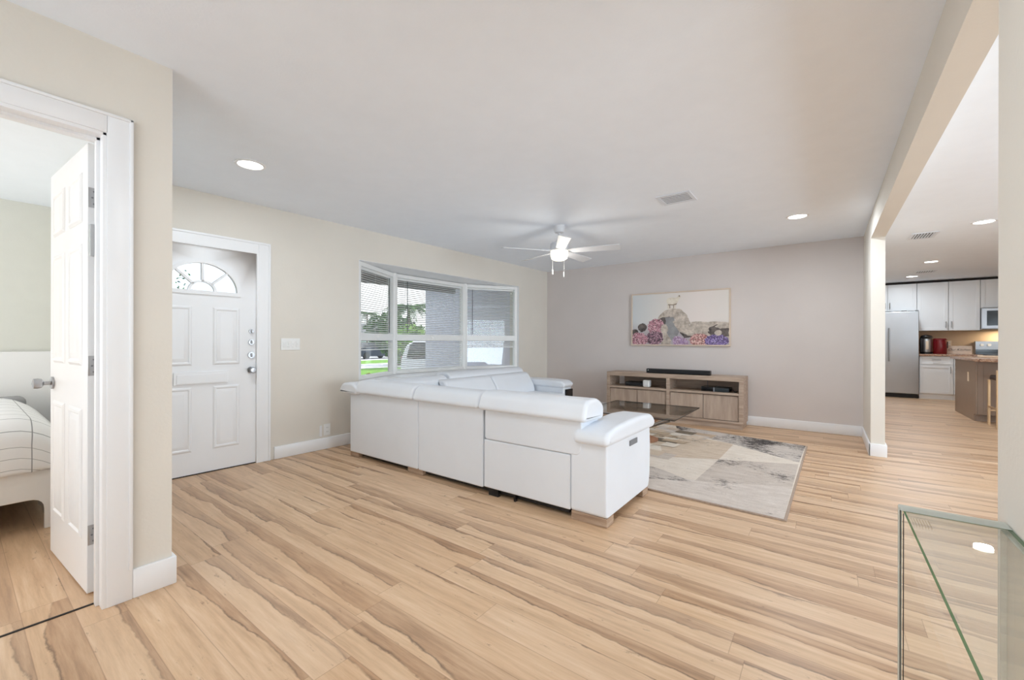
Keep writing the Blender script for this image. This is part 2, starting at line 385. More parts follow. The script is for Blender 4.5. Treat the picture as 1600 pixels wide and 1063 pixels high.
# bay: sill board, head board, knee wall
bay = [(BS0, .05), (-3.03, .50), (-1.67, .50), (BS1, .05)]
def baypoly(ext): return [(BS0, 0.0)]+[(BS0, .05), (-3.03-ext*.4, .50+ext), (-1.67+ext*.4, .50+ext), (BS1, .05)]+[(BS1, 0.0)]
b = new(); prism(b, baypoly(.08)[::-1], 'z', BZ0-.03, BZ0)
struct('trim_1', b, M['trim'], 'white bay window sill board', loc=WO, rotz=A)
b = new(); prism(b, [(BS0-.1, T+.001), (-3.03-.1, .64), (-1.67+.1, .64), (BS1+.1, T+.001)][::-1], 'z', BZ1+.0003, BZ1+.1)
struct('trim_2', b, M['trim'], 'white soffit board over the bay window', loc=WO, rotz=A)
b = new(); prism(b, [(BS0, T), (-3.03, .5), (-1.67, .5), (BS1, T), (BS1, T+.08), (-1.67, .58), (-3.03, .58), (BS0, T+.08)], 'z', -.45, BZ0-.03)
struct('wall_bay', b, M['cream'], 'low wall under the bay window', loc=WO, rotz=A)
# white jamb liners of the bay opening
b = new(); box(b, BS1-.006, BS1-.0005, .001, .055, BZ0+.001, BZ1); box(b, BS0+.0005, BS0+.006, .001, .055, BZ0+.001, BZ1); box(b, BS0+.0065, BS1-.0065, .001, T+.0005, BZ1-.005, BZ1-.0005)
struct('trim_3', b, M['trim'], 'white jamb liners of the bay opening', loc=WO, rotz=A)

# baseboards
def board(name, x0, x1, y0, y1, h, label, **k):
    b = new(); box(b, x0, x1, y0, y1, 0, h, .006, 2); return struct(name, b, M['trim'], label, **k)
board('baseboard_front', -4.76, .0, -.016, 0, .122, 'white baseboard along the front wall', loc=WO, rotz=A)
board('baseboard_back', -4.14, XB, YB-.016, YB, .126, 'white baseboard under the accent wall')
b = new(); hb = .126
box(b, XB-.016, XB, 5.584, YB-.016, 0, hb, .005); box(b, XB-.016, XB2+.016, 5.584, 5.6, 0, hb, .005); box(b, XB2, XB2+.016, 5.6, YB+.1, 0, hb, .005)
struct('baseboard_right', b, M['trim'], 'white baseboard wrapped around the wall end')
b = new(); box(b, XP, XP+.016, .494, YP+.016, 0, .13, .005); box(b, XP-PT, XP, YP, YP+.016, 0, .13, .005)
struct('baseboard_left', b, M['trim'], 'white baseboard on the partition end')
b = new(); box(b, XB-.016, XB, -2.5, 1.645, 0, hb, .005); box(b, XB-.016, XB2+.016, 1.645, 1.661, 0, hb, .005)
struct('baseboard_near', b, M['trim'], 'white baseboard along the near right wall')
board('baseboard_bedroom', -6.0, -5.984, -2.5, YP-.035, .12, 'white baseboard in the bedroom')
b = new(); box(b, XP-.08, XP-.07, DY0, DY1, 0, .004); struct('trim_4', b, M['dark'], 'dark transition strip at bedroom doorway')

# ------------------------------------------------------------------ doors
def raised(bm, ax, u0, u1, z0, z1, face, out, mi=0):
    """raised and fielded panel: recessed moulding ring with raised field. ax: 'x' panel spans x, faces -y (out=-1) """
    def V(u, w, z): return (u, face+out*w, z)
    rings = [(0, .0005), (.012, .008), (.022, .008), (.03, .002), (.055, .010), (.06, .010)]
    R_ = []
    for ins, w in rings:
        if u1-u0 < 2*ins+.01: break
        R_.append([bm.verts.new(V(*p)) for p in ((u0+ins, w, z0+ins), (u1-ins, w, z0+ins), (u1-ins, w, z1-ins), (u0+ins, w, z1-ins))])
    fs = []
    for a, c in zip(R_, R_[1:]):
        for k in range(4): fs.append(bm.faces.new((a[k], a[(k+1) % 4], c[(k+1) % 4], c[k])))
    fs.append(bm.faces.new(R_[-1])); bmesh.ops.recalc_face_normals(bm, faces=fs)
# front door (local frame of the front wall: interior is -y)
d1 = sempty('door_1', 'white front entry door with half round glass light', 'door', WO, A)
FS, F0, F1, FY = -5.335, -5.755, -4.915, .016
fz0, fz1, frx, frz = 1.585, 1.835, .272, .25
b = new()
outer = [(F0, .008), (F1, .008), (F1, DZ-.012), (F0, DZ-.012)]
arc = [(FS+frx*math.cos(t), fz0+frz*math.sin(t)) for t in [PI*k/24 for k in range(25)]]
# slab with an arched hole: build front/back faces as strips
def slab_face(y):
    L = lambda p: b.verts.new((p[0], y, p[1]))
    c00, c10 = L((F0, .008)), L((F1, .008)); m0, m1 = L((F0, fz0)), L((F1, fz0)); t0, t1 = L((F0, DZ-.012)), L((F1, DZ-.012))
    av = [L(p) for p in arc]
    b.faces.new((c00, c10, m1, av[0], av[-1], m0))
    tm = L((FS, DZ-.012))
    b.faces.new([m1, t1, tm]+[av[k] for k in range(12, -1, -1)]); b.faces.new([tm, t0, m0]+[av[k] for k in range(24, 11, -1)])
    return (c00, c10, t1, t0), av
o1, a1 = slab_face(FY); o2, a2 = slab_face(FY+.044)
for k in range(4): b.faces.new((o1[k], o1[(k+1) % 4], o2[(k+1) % 4], o2[k])) if k in (0, 2) else None
for k in range(24): b.faces.new((a1[k], a1[k+1], a2[k+1], a2[k]))
b.faces.new((a1[24], a1[0], a2[0], a2[24]))
bmesh.ops.recalc_face_normals(b, faces=b.faces[:])
for u0, u1 in ((FS+.075, FS+.285), (FS-.285, FS-.075)):
    raised(b, 'x', u0, u1, .20, .755, FY, -1); raised(b, 'x', u0, u1, .94, 1.45, FY, -1)
obj('slab', b, M['door'], d1, 25)
b = new(); N = 24
def arcband(ro, ri, y0, y1, n=N, rz=frz/frx, a0=0, a1_=PI):
    P_ = []
    for k in range(n+1):
        t = a0+(a1_-a0)*k/n; P_.append([b.verts.new((FS+r*math.cos(t), y, fz0+r*rz*math.sin(t))) for r, y in ((ro, y0), (ri, y0), (ri, y1), (ro, y1))])
    for p, q in zip(P_, P_[1:]):
        for k in range(4): b.faces.new((p[k], p[(k+1) % 4], q[(k+1) % 4], q[k]))
arcband(frx+.022, frx-.008, FY-.012, FY+.03); arcband(.105, .085, FY-.004, FY+.026)
box(b, FS-frx-.02, FS+frx+.02, FY-.012, FY+.03, fz0-.03, fz0+.004)
for t in (PI*.25, PI*.5, PI*.75):
    p0 = Vector((FS+.09*math.cos(t), 0, fz0+.09*frz/frx*math.sin(t))); p1 = Vector((FS+frx*math.cos(t), 0, fz0+frz*math.sin(t)))
    d = (p1-p0).normalized(); q = Vector((-d.z, 0, d.x))*.009
    prism(b, [((p0+q).x, (p0+q).z), ((p1+q).x, (p1+q).z), ((p1-q).x, (p1-q).z), ((p0-q).x, (p0-q).z)], 'y', FY-.004, FY+.026)
bmesh.ops.recalc_face_normals(b, faces=b.faces[:])
obj('fanlight_frame', b, M['door'], d1, 30)
b = new(); pv = [b.verts.new((p[0], FY+.022, p[1])) for p in arc]; b.faces.new(pv)
obj('fanlight_glass', b, M['pane'], d1)
bx('mail_slot', (FS-.205, FS+.19, FY-.014, FY, .775, .885), M['door'], d1, .006)
b = new(); box(b, FS-.185, FS+.17, FY-.020, FY-.013, .785, .862, .004); obj('mail_flap', b, M['door'], d1, wn=True)
for z, rr in ((1.242, .019), (1.14, .024), (1.019, .028)):
    b = new(); cyl(b, (-4.955, FY-.006, z), rr, .014, 'y', 24); lk = obj('deadbolt', b, M['chrome'], d1)
    b = new(); box(b, -4.961, -4.949, FY-.028, FY-.012, z-.016, z+.016, .004); obj('thumb_turn', b, M['chrome'], lk)
b = new(); cyl(b, (-4.955, FY-.005, .88), .032, .012, 'y'); kn = obj('knob_rose', b, M['chrome'], d1)
b = new(); lathe(b, [(0, 0), (.012, 0), (.012, .02), (.026, .032), (.029, .045), (.022, .058), (0, .06)], 24)
bmesh.ops.transform(b, matrix=Matrix.Translation((-4.955, FY-.01, .88)) @ Matrix.Rotation(PI/2, 4, 'X'), verts=b.verts[:]); obj('knob', b, M['chrome'], kn)
b = new(); box(b, F0, F1, FY-.006, FY+.05, 0, .008); obj('threshold', b, M['dark'], d1)
b = new()
def casing(bm, a0, a1, z1, w, face, out, wide):
    for (x0, x1) in ((a0-w, a0), (a1, a1+w)):
        lo, hi = (x0, x1)
        box(bm, lo, hi, min(face, face+out*.014), max(face, face+out*.014), 0, z1+w, .004)
    box(bm, a0, a1, min(face, face+out*.014), max(face, face+out*.014), z1, z1+w, .004)
    # back band
    for (x0, x1) in ((a0-w-.0, a0-w+.02), (a1+w-.02, a1+w)): box(bm, x0, x1, min(face, face+out*.022), max(face, face+out*.022), 0, z1+w, .004)
    box(bm, a0-w, a1+w, min(face, face+out*.022), max(face, face+out*.022), z1+w-.02, z1+w, .004)
casing(b, DS0, DS1, DZ-.005, .105, 0, -1, 0)
box(b, DS1-.015, DS1+.03, -.012, .10, 0, DZ); box(b, DS0-.03, DS0+.015, -.012, .10, 0, DZ); box(b, DS0, DS1, -.012, .10, DZ-.012, DZ+.03)
obj('door_frame', b, M['trim'], d1, wn=True)
# bedroom door, hinged open into the bedroom
d2 = sempty('door_2', 'white six panel bedroom door standing open', 'door', (-2.673, .411, 0), 0)
DW = .725
b = new(); box(b, -DW, 0, -.035, 0, .008, 2.045, .002, 1)
for u0, u1 in ((-.315, -.085), (-.64, -.41)):
    for z0, z1 in ((.235, .835), (1.035, 1.60), (1.70, 1.93)):
        raised(b, 'x', u0, u1, z0, z1, -.035, -1)
        rr = new()
leaf = obj('slab', b, M['door'], d2, 25)
for z in (.27, 1.037, 1.80):
    b = new(); box(b, -.001, .002, -.033, .002, z-.045, z+.045, .001); cyl(b, (.006, -.03+.034, z), .006, .09, 'z', 12)
    box(b, .004, .03, .002, .004, z-.045, z+.045)
    hg = obj('hinge', b, M['chrome'], d2)
    b = new()
    for k in (-.028, 0, .028): cyl(b, (.003, -.02+abs(k)*.2, z+k), .004, .002, 'x', 10)
    obj('screw', b, M['rubber'], hg)
b = new(); cyl(b, (-DW+.065, -.038, .925), .033, .012, 'y'); rs = obj('knob_rose', b, M['chrome'], d2)
b = new(); lathe(b, [(0, 0), (.011, 0), (.011, .03), (.024, .038), (.027, .052), (.026, .068), (0, .074)], 24)
bmesh.ops.transform(b, matrix=Matrix.Translation((-DW+.065, -.04, .925)) @ Matrix.Rotation(PI/2, 4, 'X'), verts=b.verts[:]); obj('knob', b, M['chrome'], rs)
d2.rotation_euler.z = math.radians(3.2)
# casing + jamb of the bedroom doorway
b = new(); cw = .086
for y0, y1 in ((DY1, DY1+cw), (DY0-cw, DY0)): box(b, XP, XP+.016, y0, y1, 0, BDZ+cw, .004)
box(b, XP, XP+.016, DY0, DY1, BDZ, BDZ+cw, .004); box(b, XP, XP+.022, DY0-cw, DY1+cw, BDZ+cw-.014, BDZ+cw, .004); box(b, XP, XP+.022, DY1+cw-.014, DY1+cw, .13, BDZ+cw, .004)
box(b, XP-PT-.01, XP+.012, DY1-.014, DY1+.004, 0, BDZ, .002); box(b, XP-PT-.01, XP+.012, DY0-.004, DY0+.014, 0, BDZ, .002); box(b, XP-PT-.01, XP+.012, DY0, DY1, BDZ-.014, BDZ+.004, .002)
box(b, XP-.075, XP-.04, DY1-.026, DY1-.01, 0, BDZ-.01, .002); box(b, XP-.075, XP-.04, DY0, DY1, BDZ-.026, BDZ-.01, .002)
box(b, XP-PT-.03, XP-PT, DY1, DY1+cw, 0, BDZ+cw, .004)
fr2 = struct('trim_5', b, M['trim'], 'white moulded casing around the bedroom doorway')
tag(bx('contact_sensor', (XP-.10, XP-.072, DY1-.040, DY1-.0142, 1.52, 1.66), M['steel'], r=.004), 'small grey contact sensor on the bedroom door jamb', 'sensor')

# ------------------------------------------------------------------ bay windows with blinds
def window(name, label, p0, p1, zr, lower_blind, blabel, wand_u, mull=True):
    a = Vector((p0[0], p0[1], 0)); c = Vector((p1[0], p1[1], 0)); w = (c-a).length; ang = math.atan2(c.y-a.y, c.x-a.x)
    base = wl(p0[0], p0[1]); rz = A+ang
    o = sempty(name, label, 'window', base, rz)
    z0, z1 = BZ0+.002, BZ1-.006; e = .052
    b = new()
    box(b, 0, e, -.03, .05, z0, z1, .004); box(b, w-e, w, -.03, .05, z0, z1, .004)
    box(b, e, w-e, -.03, .05, z1-e, z1, .004); box(b, e, w-e, -.03, .05, z0, z0+.045, .004)
    box(b, e, w-e, -.03, -.004, zr-.045, zr+.045, .004); box(b, e, w-e, .026, .05, zr-.045, zr+.045, .004)
    box(b, w*.5-.03, w*.5+.03, -.04, -.03, zr-.012, zr+.012, .003)
    obj('window_frame', b, M['wframe'], o, wn=True)
    for q0, q1 in ((z0+.045, zr), (zr, z1-e)):
        b = new(); box(b, e, w-e, .034, .038, q0, q1); obj('pane', b, M['pane'], o, 0)
    t = thing('venetian_blind', blabel, 'blind', base, rz, 'mini blinds in the bay window')
    zt = z1-e-.001
    bx('headrail', (e+.003, w-e-.003, .0, .025, zt-.028, zt), M['slat'], t, .003)
    b = new(); z = zt-.045
    while z > lower_blind+.02:
        vs = [b.verts.new((x, y, z+dz)) for x in (e+.004, w-e-.004) for y, dz in ((.0, -.0068), (.012, .0018), (.024, .0068))]
        b.faces.new((vs[0], vs[1], vs[4], vs[3])); b.faces.new((vs[1], vs[2], vs[5], vs[4])); z -= .0265
    for u in (.12, .5, .88):
        x = e+(w-2*e)*u; box(b, x-.001, x+.001, .011, .0135, lower_blind, zt-.02)
    obj('slats', b, M['slat'], t, 0)
    bx('bottom_rail', (e+.004, w-e-.004, .002, .024, lower_blind, lower_blind+.016), M['slat'], t, .003)
    x = e+(w-2*e)*wand_u; b = new(); rod(b, (x, -.003, zt-.03), (x, -.003, zr+.06), .005); obj('wand', b, M['wand'], t)
    return o
zr = 1.205
window('window_1', 'left angled facet of the white bay window', bay[0], bay[1], zr, 1.04, 'white mini blind in the left angled bay pane', .93)
window('window_2', 'wide centre facet of the white bay window', bay[1], bay[2], zr, .752, 'white full length mini blind in the wide centre pane', .15)
window('window_3', 'right angled facet of the white bay window', bay[2], bay[3], zr, 1.05, 'white half lowered mini blind in the right angled pane', .11)
b = new()
for p in bay[1:3]: cyl(b, (p[0], p[1]-.005, (BZ0+BZ1)/2), .045, BZ1-BZ0-.004, 'z', 16)
struct('trim_6', b, M['wframe'], 'white corner posts of the bay', loc=WO, rotz=A)
# unseen windows, made up as openings for light and the fill lamps
def added_window(name, label, x0, x1, z0, z1, loc, rotz):
    o = sempty(name, label, 'window', loc, rotz); b = new(); e = .05
    box(b, x0, x0+e, -.05, .05, z0, z1); box(b, x1-e, x1, -.05, .05, z0, z1); box(b, x0+e, x1-e, -.05, .05, z0, z0+e); box(b, x0+e, x1-e, -.05, .05, z1-e, z1)
    m = (x0+x1)/2; box(b, m-.025, m+.025, -.04, .04, z0+e, z1-e); obj('window_frame', b, M['wframe'], o)
    b = new(); box(b, x0+e, m-.025, -.004, .004, z0+e, z1-e); box(b, m+.025, x1-e, -.004, .004, z0+e, z1-e); obj('pane', b, M['pane'], o, 0)
added_window('window_4', 'unseen wide rear window added to let in light', -1.1, 1.1, .3, 2.2, (-1.05, -2.55, 0), 0)
added_window('window_5', 'unseen sliding door added on the dining side to let in light', -1.6, 1.6, 0, 2.15, (4.66, 2.6, 0), PI/2)
added_window('window_6', 'unseen bedroom window added on the rear wall to let in light', -.9, .9, .6, 2.1, (-4.4, -2.55, 0), 0)
# ------------------------------------------------------------------ small wall and ceiling fittings
sw = thing('switch_plate', 'white four gang light switch plate beside the front door', 'switch', wl(-4.605, 0, 1.12), A)
bx('cover_plate', (-.092, .092, -.007, -.0004, -.058, .058), M['wplastic'], sw, .003)
for k in range(4):
    b = new(); box(b, -.075+k*.042, -.051+k*.042, -.013, -.006, -.03, .03, .004); box(b, -.068+k*.042, -.058+k*.042, -.018, -.011, -.006, .012, .002); obj('rocker', b, M['wplastic'], sw, wn=True)
ot = thing('outlet', 'white wall outlet above the baseboard near the sofa corner', 'outlet', wl(-4.225, 0, .205), A)
bx('cover_plate', (-.036, .036, -.006, -.0004, -.06, .06), M['wplastic'], ot, .003)
for z in (-.022, .022):
    b = new(); cyl(b, (0, -.007, z), .016, .004, 'y', 20); sc = obj('socket', b, M['wplastic'], ot)
    b = new(); box(b, -.007, -.005, -.0095, -.008, z-.004, z+.006); box(b, .005, .007, -.0095, -.008, z-.004, z+.006); obj('slot', b, M['dark'], sc)
cv = thing('outlet_cover', 'narrow white cover strip on wall left of the low outlet', 'cover', wl(-4.295, 0, .20), A)
bx('strip', (-.012, .012, -.012, -.0004, -.06, .055), M['trim'], cv, .003)

def recessed(x, y, label, power, r=.078):
    t = thing('recessed_light', label, 'ceiling light', (x, y, H), 0, 'recessed ceiling lights')
    b = new(); lathe(b, [(r, -.0005), (r+.022, -.0005), (r+.02, -.006), (r+.004, -.008), (r, -.004)], 40); obj('trim_ring', b, M['trim'], t)
    b = new(); lathe(b, [(0, -.0035), (r, -.0035), (r, -.0008), (0, -.0008)], 40); obj('diffuser', b, M['lamp'], t)
    l = light('lamp_glow', 'AREA', (x, y, H-.02), power, .14, direction=(0, 0, -1), color=(.86, .935, 1)); l.data.shape = 'DISK'
    return t
recessed(-3.37, 1.318, 'round recessed light over the front door entry', 8)
recessed(-.24, 5.202, 'round recessed light near the accent wall and beam', 18)
recessed(1.344, 6.609, 'large bright recessed light right of the near kitchen vent', 14)
recessed(1.336, 9.379, 'recessed light in kitchen between the two ceiling vents', 14)
recessed(1.332, 11.267, 'recessed light nearest the white kitchen cabinets', 14)
recessed(-.75, .85, 'unseen recessed light added above the near hall', 12); recessed(-1.1, -1.5, 'unseen recessed light added at the rear of the hall', 6); None  # both out of view, added to brighten the near right wall

def vent(x0, x1, y0, y1, label, n=7, ax='x'):
    cx, cy = (x0+x1)/2, (y0+y1)/2; t = thing('ceiling_vent', label, 'vent', (cx, cy, H), 0, 'ceiling air vents'); w, d = (x1-x0)/2, (y1-y0)/2; e = .03
    b = new()
    for q in ((-w, w, -d, -d+e), (-w, w, d-e, d), (-w, -w+e, -d+e, d-e), (w-e, w, -d+e, d-e)): box(b, *q, -.008, -.0004, .003)
    obj('frame', b, M['vent'], t, wn=True)
    b = new(); box(b, -w+e, w-e, -d+e, d-e, -.0022, -.0006); obj('duct', b, M['duct'], t)
    b = new()
    if ax == 'x':
        for k in range(n):
            y = -d+e+(k+.5)*(2*d-2*e)/n; prism(b, [(y-.007, -.005), (y-.007, -.004), (y+.007, -.007), (y+.007, -.008)], 'x', -w+e, w-e)
    else:
        for k in range(n):
            x = -w+e+(k+.5)*(2*w-2*e)/n; prism(b, [(x-.005, -.004), (x-.003, -.003), (x+.006, -.013), (x+.004, -.014)], 'y', -d+e, d-e)
    obj('louvres', b, M['vent'], t, 0)
vent(-1.225, -.935, 3.765, 4.045, 'square white air vent on the living room ceiling', 6, 'x')
vent(.81, 1.05, 6.85, 7.21, 'slotted air vent on the kitchen ceiling past the beam', 7, 'y')
vent(1.30, 1.58, 10.5, 10.8, 'small far air vent close to the kitchen cabinets', 7, 'y')

fan = thing('ceiling_fan', 'white five blade ceiling fan with a lit glass bowl', 'ceiling fan', (-2.385, 4.07, H))
b = new(); lathe(b, [(0, -.0004), (.068, -.0004), (.068, -.03), (.05, -.075), (.02, -.085), (0, -.085)], 32); obj('canopy', b, M['fanw'], fan)
b = new(); cyl(b, (0, 0, -.13), .013, .10, 'z', 16); lathe(b, [(0, -.155), (.03, -.155), (.036, -.18), (0, -.18)], 24); obj('downrod', b, M['fanw'], fan)
b = new(); lathe(b, [(0, -.175), (.06, -.178), (.098, -.20), (.102, -.235), (.098, -.255), (.10, -.262), (.10, -.28), (0, -.28)], 40); obj('motor_housing', b, M['fanw'], fan)
b = new(); lathe(b, [(.0, -.385), (.06, -.382), (.088, -.365), (.098, -.33), (.098, -.282), (0, -.282)], 40); obj('glass_bowl', b, M['bowl'], fan)
light('fan_lamp', 'POINT', (-2.385, 4.07, H-.50), 5, .10, color=(1, .96, .88))
for k in range(5):
    a = math.radians(17+72*k); ca, sa = math.cos(a), math.sin(a)
    b = new(); pr = rpoly([(.13, -.05), (.66, -.066), (.66, .066), (.13, .05)], [.02, .018, .018, .02], 4); prism(b, pr, 'z', -.004, .004, .002, 1)
    m = Matrix.Translation((0, 0, -.282)) @ Matrix.Rotation(a, 4, 'Z') @ Matrix.Rotation(math.radians(-13), 4, 'X')
    bmesh.ops.transform(b, matrix=m, verts=b.verts[:]); bl = obj('blade', b, M['fanw'], fan, 30)
    b = new(); box(b, .07, .22, -.022, .022, .004, .011, .003); box(b, .07, .11, -.012, .012, -.002, .02, .003); bmesh.ops.transform(b, matrix=m, verts=b.verts[:]); obj('blade_bracket', b, M['fanw'], bl, wn=True)
for dx, dy, z in ((-.075, -.02, 1.905), (.055, .01, 1.865)):
    b = new(); rod(b, (dx, dy, z+.06-H), (dx, dy, -.28), .0008, 6); ch = obj('pull_chain', b, M['wplastic'], fan)
    b = new(); lathe(b, [(0, .06), (.003, .058), (.006, .04), (.007, .01), (.005, 0), (0, 0)], 12, (dx, dy, z-H)); obj('pull_knob', b, M['wplastic'], ch)

# ------------------------------------------------------------------ child meshes written in room coordinates
def cw(name, bm, mat, parent, smooth=40, wn=False):
    bmesh.ops.translate(bm, vec=-Vector(parent.location), verts=bm.verts[:])
    return obj(name, bm, mat, parent, smooth, wn)
def cb(name, b, mat, parent, r=0, seg=2): return cw(name, box(new(), *b, r, seg), mat, parent, wn=bool(r))

# ------------------------------------------------------------------ sectional sofa
sofa = thing('sectional_sofa', 'white leather L shaped sectional sofa with padded headrests on wooden feet', 'sofa', (-2.4, 2.9, 0))
L = M['leather']
cb('back_panel', (-3.838, -2.818, 2.42, 2.56, .045, .66), L, sofa, .012, 3)
cb('back_panel', (-2.814, -2.082, 2.42, 2.56, .045, .66), L, sofa, .012, 3)
cb('recliner_panel', (-2.071, -1.333, 2.42, 2.50, .055, .416), L, sofa, .010, 3)
b = new(); prism(b, rpoly([(-2.058, .419), (-1.268, .419), (-1.25, .47), (-1.25, .68), (-2.058, .68)], [.024, .05, .03, .024, .024]), 'y', 2.414, 2.66, .010)
cw('recliner_back', b, L, sofa, 35, True)
cb('side_panel', (-2.078, -2.070, 2.45, 3.15, .06, .66), M['black'], sofa)
def headrest(x0, x1, hi=.765, lo=.642, yb=2.365, name='headrest', yf=2.66):
    pts = rpoly([(yb, lo), (yf, lo-.01), (yf+.005, hi-.05), (yf-.08, hi+.004), (yb+.05, hi)], [.045, .035, .04, .05, .06], 8)
    b = new(); prism(b, pts, 'x', x0, x1, .028, 5); h = cw(name, b, L, sofa, 50, True)
    return h
headrest(-3.705, -2.851); headrest(-2.847, -2.100)
headrest(-2.096, -1.205, .776, .640, 2.36)
# wing against the window
cb('back_panel', (-3.84, -3.70, 2.57, 5.22, .045, .64), L, sofa, .012, 3)
def wing_head(y0, y1, hi=.775):
    pts = rpoly([(-3.975, .632), (-3.66, .622), (-3.655, hi-.05), (-3.73, hi), (-3.92, hi-.006)], [.045, .035, .04, .05, .06], 8)
    b = new(); prism(b, pts, 'y', y0, y1, .028, 5); return cw('headrest', b, L, sofa, 50, True)
wing_head(2.372, 3.63, .742); wing_head(3.66, 5.2, .772)
for y0, y1 in ((3.45, 4.3), (4.31, 5.17)):
    b = new(); prism(b, rpoly([(-3.69, .40), (-3.42, .40), (-3.44, .52), (-3.56, .70), (-3.69, .70)], [.02, .05, .06, .05, .02], 5), 'y', y0, y1, .03, 4); cw('back_cushion', b, L, sofa, 50, True)
for x0, x1 in ((-3.42, -2.83), (-2.82, -2.09), (-2.06, -1.35)):
    b = new(); prism(b, rpoly([(2.66, .40), (2.94, .40), (2.90, .54), (2.80, .63), (2.66, .66)], [.02, .05, .06, .05, .02], 5), 'x', x0, x1, .03, 4); cw('back_cushion', b, L, sofa, 50, True)
for q in ((-2.83, -2.09, 2.6, 3.24), (-2.08, -1.35, 2.6, 3.24), (-3.6, -2.86, 2.7, 3.6), (-3.6, -2.93, 3.62, 4.4), (-3.6, -2.93, 4.41, 5.2)):
    cb('seat_cushion', (*q, .24, .43), L, sofa, .045, 4)
b = new(); box(b, -3.70, -1.345, 2.52, 3.18, .06, .26, .01); box(b, -3.69, -2.97, 3.0, 5.24, .06, .26, .01); cw('seat_base', b, L, sofa, wn=True)
def arm(x0, x1, y0, y1, along):
    if along == 'y':
        prof = rpoly([(y0, .055), (y1-.03, .055), (y1+.0, .14), (y1+.012, .36), (y1-.01, .56), (y0, .56)], [.03, .03, .04, .08, .03, .03], 5)
        b = new(); prism(b, prof, 'x', x0, x1, .012, 3)
    else:
        b = new(); box(b, x0, x1, y0, y1, .055, .55, .02, 3)
    a = cw('arm', b, L, sofa, 40, True); return a
arm(-1.330, -1.078, 2.418, 3.205, 'y')
# padded top of the near arm: rises from the back and rounds over at the front
b = new(); prof = rpoly([(2.375, .505), (3.245, .50), (3.262, .555), (3.20, .606), (2.95, .624), (2.55, .614), (2.385, .585)], [.045, .04, .05, .06, .1, .1, .05], 8)
prism(b, prof, 'x', -1.300, -1.052, .034, 5); pad = cw('arm_pad', b, L, sofa, 60, True)
ctl = cb('switch_panel', (-1.0785, -1.0715, 2.785, 2.925, .437, .475), M['rubber'], sofa, .003)
b = new()
for k in range(3): box(b, -1.072, -1.069, 2.80+k*.04, 2.83+k*.04, .445, .467, .001)
cw('button', b, M['steel'], ctl)
arm(-3.84, -2.98, 5.215, 5.44, 'x')
b = new(); prof = rpoly([(-3.80, .50), (-2.975, .49), (-2.945, .545), (-3.01, .592), (-3.3, .603), (-3.7, .60), (-3.80, .585)], [.045, .04, .05, .06, .1, .06, .045], 8)
prism(b, prof, 'y', 5.19, 5.465, .034, 5); cw('arm_pad', b, L, sofa, 60, True)
cb('end_strip', (-2.978, -2.955, 5.25, 5.44, .06, .47), M['black'], sofa, .006)  # black strip on the end of the wing arm
for q in ((-3.835, -3.70, 2.425, 2.50), (-2.955, -2.76, 2.425, 2.50), (-1.328, -1.08, 2.425, 2.53), (-1.20, -1.085, 3.07, 3.18), (-3.05, -2.96, 3.30, 3.4), (-3.82, -3.7, 5.3, 5.42), (-3.1, -2.99, 5.3, 5.42), (-3.82, -3.7, 4.0, 4.1)):
    cb('foot', (*q, 0, .058), M['foot'], sofa, .004)
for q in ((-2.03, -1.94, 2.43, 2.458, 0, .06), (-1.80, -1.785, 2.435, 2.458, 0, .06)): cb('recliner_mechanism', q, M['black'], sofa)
b = new(); box(b, -3.68, -1.36, 2.46, 3.1, .018, .0585); box(b, -3.68, -3.02, 3.1, 5.2, .018, .0585); cw('underside_shade', b, M['black'], sofa)  # black slab added to imitate the shade beneath the sofa

# ------------------------------------------------------------------ media console and the things on it
con = thing('media_console', 'weathered oak media console with open shelves and cabinet doors', 'media console', (-1.81, 6.36, 0))
X0, X1, Y0, Y1, ZT = -2.758, -.862, 6.175, 6.565, .687
O = M['oak']
b = new(); box(b, X0, X1, Y0, Y1, .627, ZT, .003); cw('top_board', b, O, con, wn=True)
b = new(); box(b, X0, X1, Y0, Y1, .068, .10, .003); box(b, X0+.015, X1-.015, Y0+.012, Y1-.01, 0, .068); cw('base_plinth', b, O, con, wn=True)
for x0, x1 in ((X0, X0+.05), (-1.846, -1.799), (X1-.055, X1)): cb('side_panel', (x0, x1, Y0+.0005, Y1, .10, .627), O, con, .003)
cb('shelf', (X0+.05, -1.846, Y0+.001, Y1-.02, .443, .474), O, con, .002); cb('shelf', (-1.799, X1-.055, Y0+.001, Y1-.02, .443, .474), O, con, .002)
b = new(); box(b, X0+.14, -1.85, Y1-.012, Y1-.002, .474, .627); box(b, -1.795, X1-.055, Y1-.012, Y1-.002, .474, .627); box(b, X0+.05, X1-.055, Y1-.012, Y1-.002, .10, .443); cw('back_board', b, O, con)
for x0, x1 in ((X0+.055, -2.281), (-2.275, -1.851), (-1.794, -1.357), (-1.351, X1-.060)):
    d = cb('door', (x0, x1, Y0+.018, Y0+.038, .105, .432), M['oakdoor'], con, .003)
    cb('finger_pull', ((x0+x1)/2-.01, (x0+x1)/2+.11, Y0+.010, Y0+.02, .4325, .4385), M['dark'], d)
b = new(); tube(b, [(-1.37, 6.545, .62), (-1.372, 6.54, .55), (-1.36, 6.54, .50), (-1.33, 6.5, .48)], .004, 6); tag(obj('power_cord', b, M['rubber']), 'grey cord hanging inside the right console shelf', 'cord')
sb = thing('soundbar', 'long black soundbar on top of the media console', 'soundbar', (-1.715, 6.28, ZT))
b = new(); prism(b, rpoly([(-.045, .002), (.045, .002), (.045, .066), (-.045, .066)], .014), 'x', -.44, .44, .006, 2); obj('body', b, M['black'], sb, 40, True)
bx('grille', (-.425, .425, -.047, -.0445, .012, .056), M['blackcloth'], sb)
for q in (-.275, .275): bx('foot', (q-.075, q+.075, -.02, .02, 0, .003), M['black'], sb)
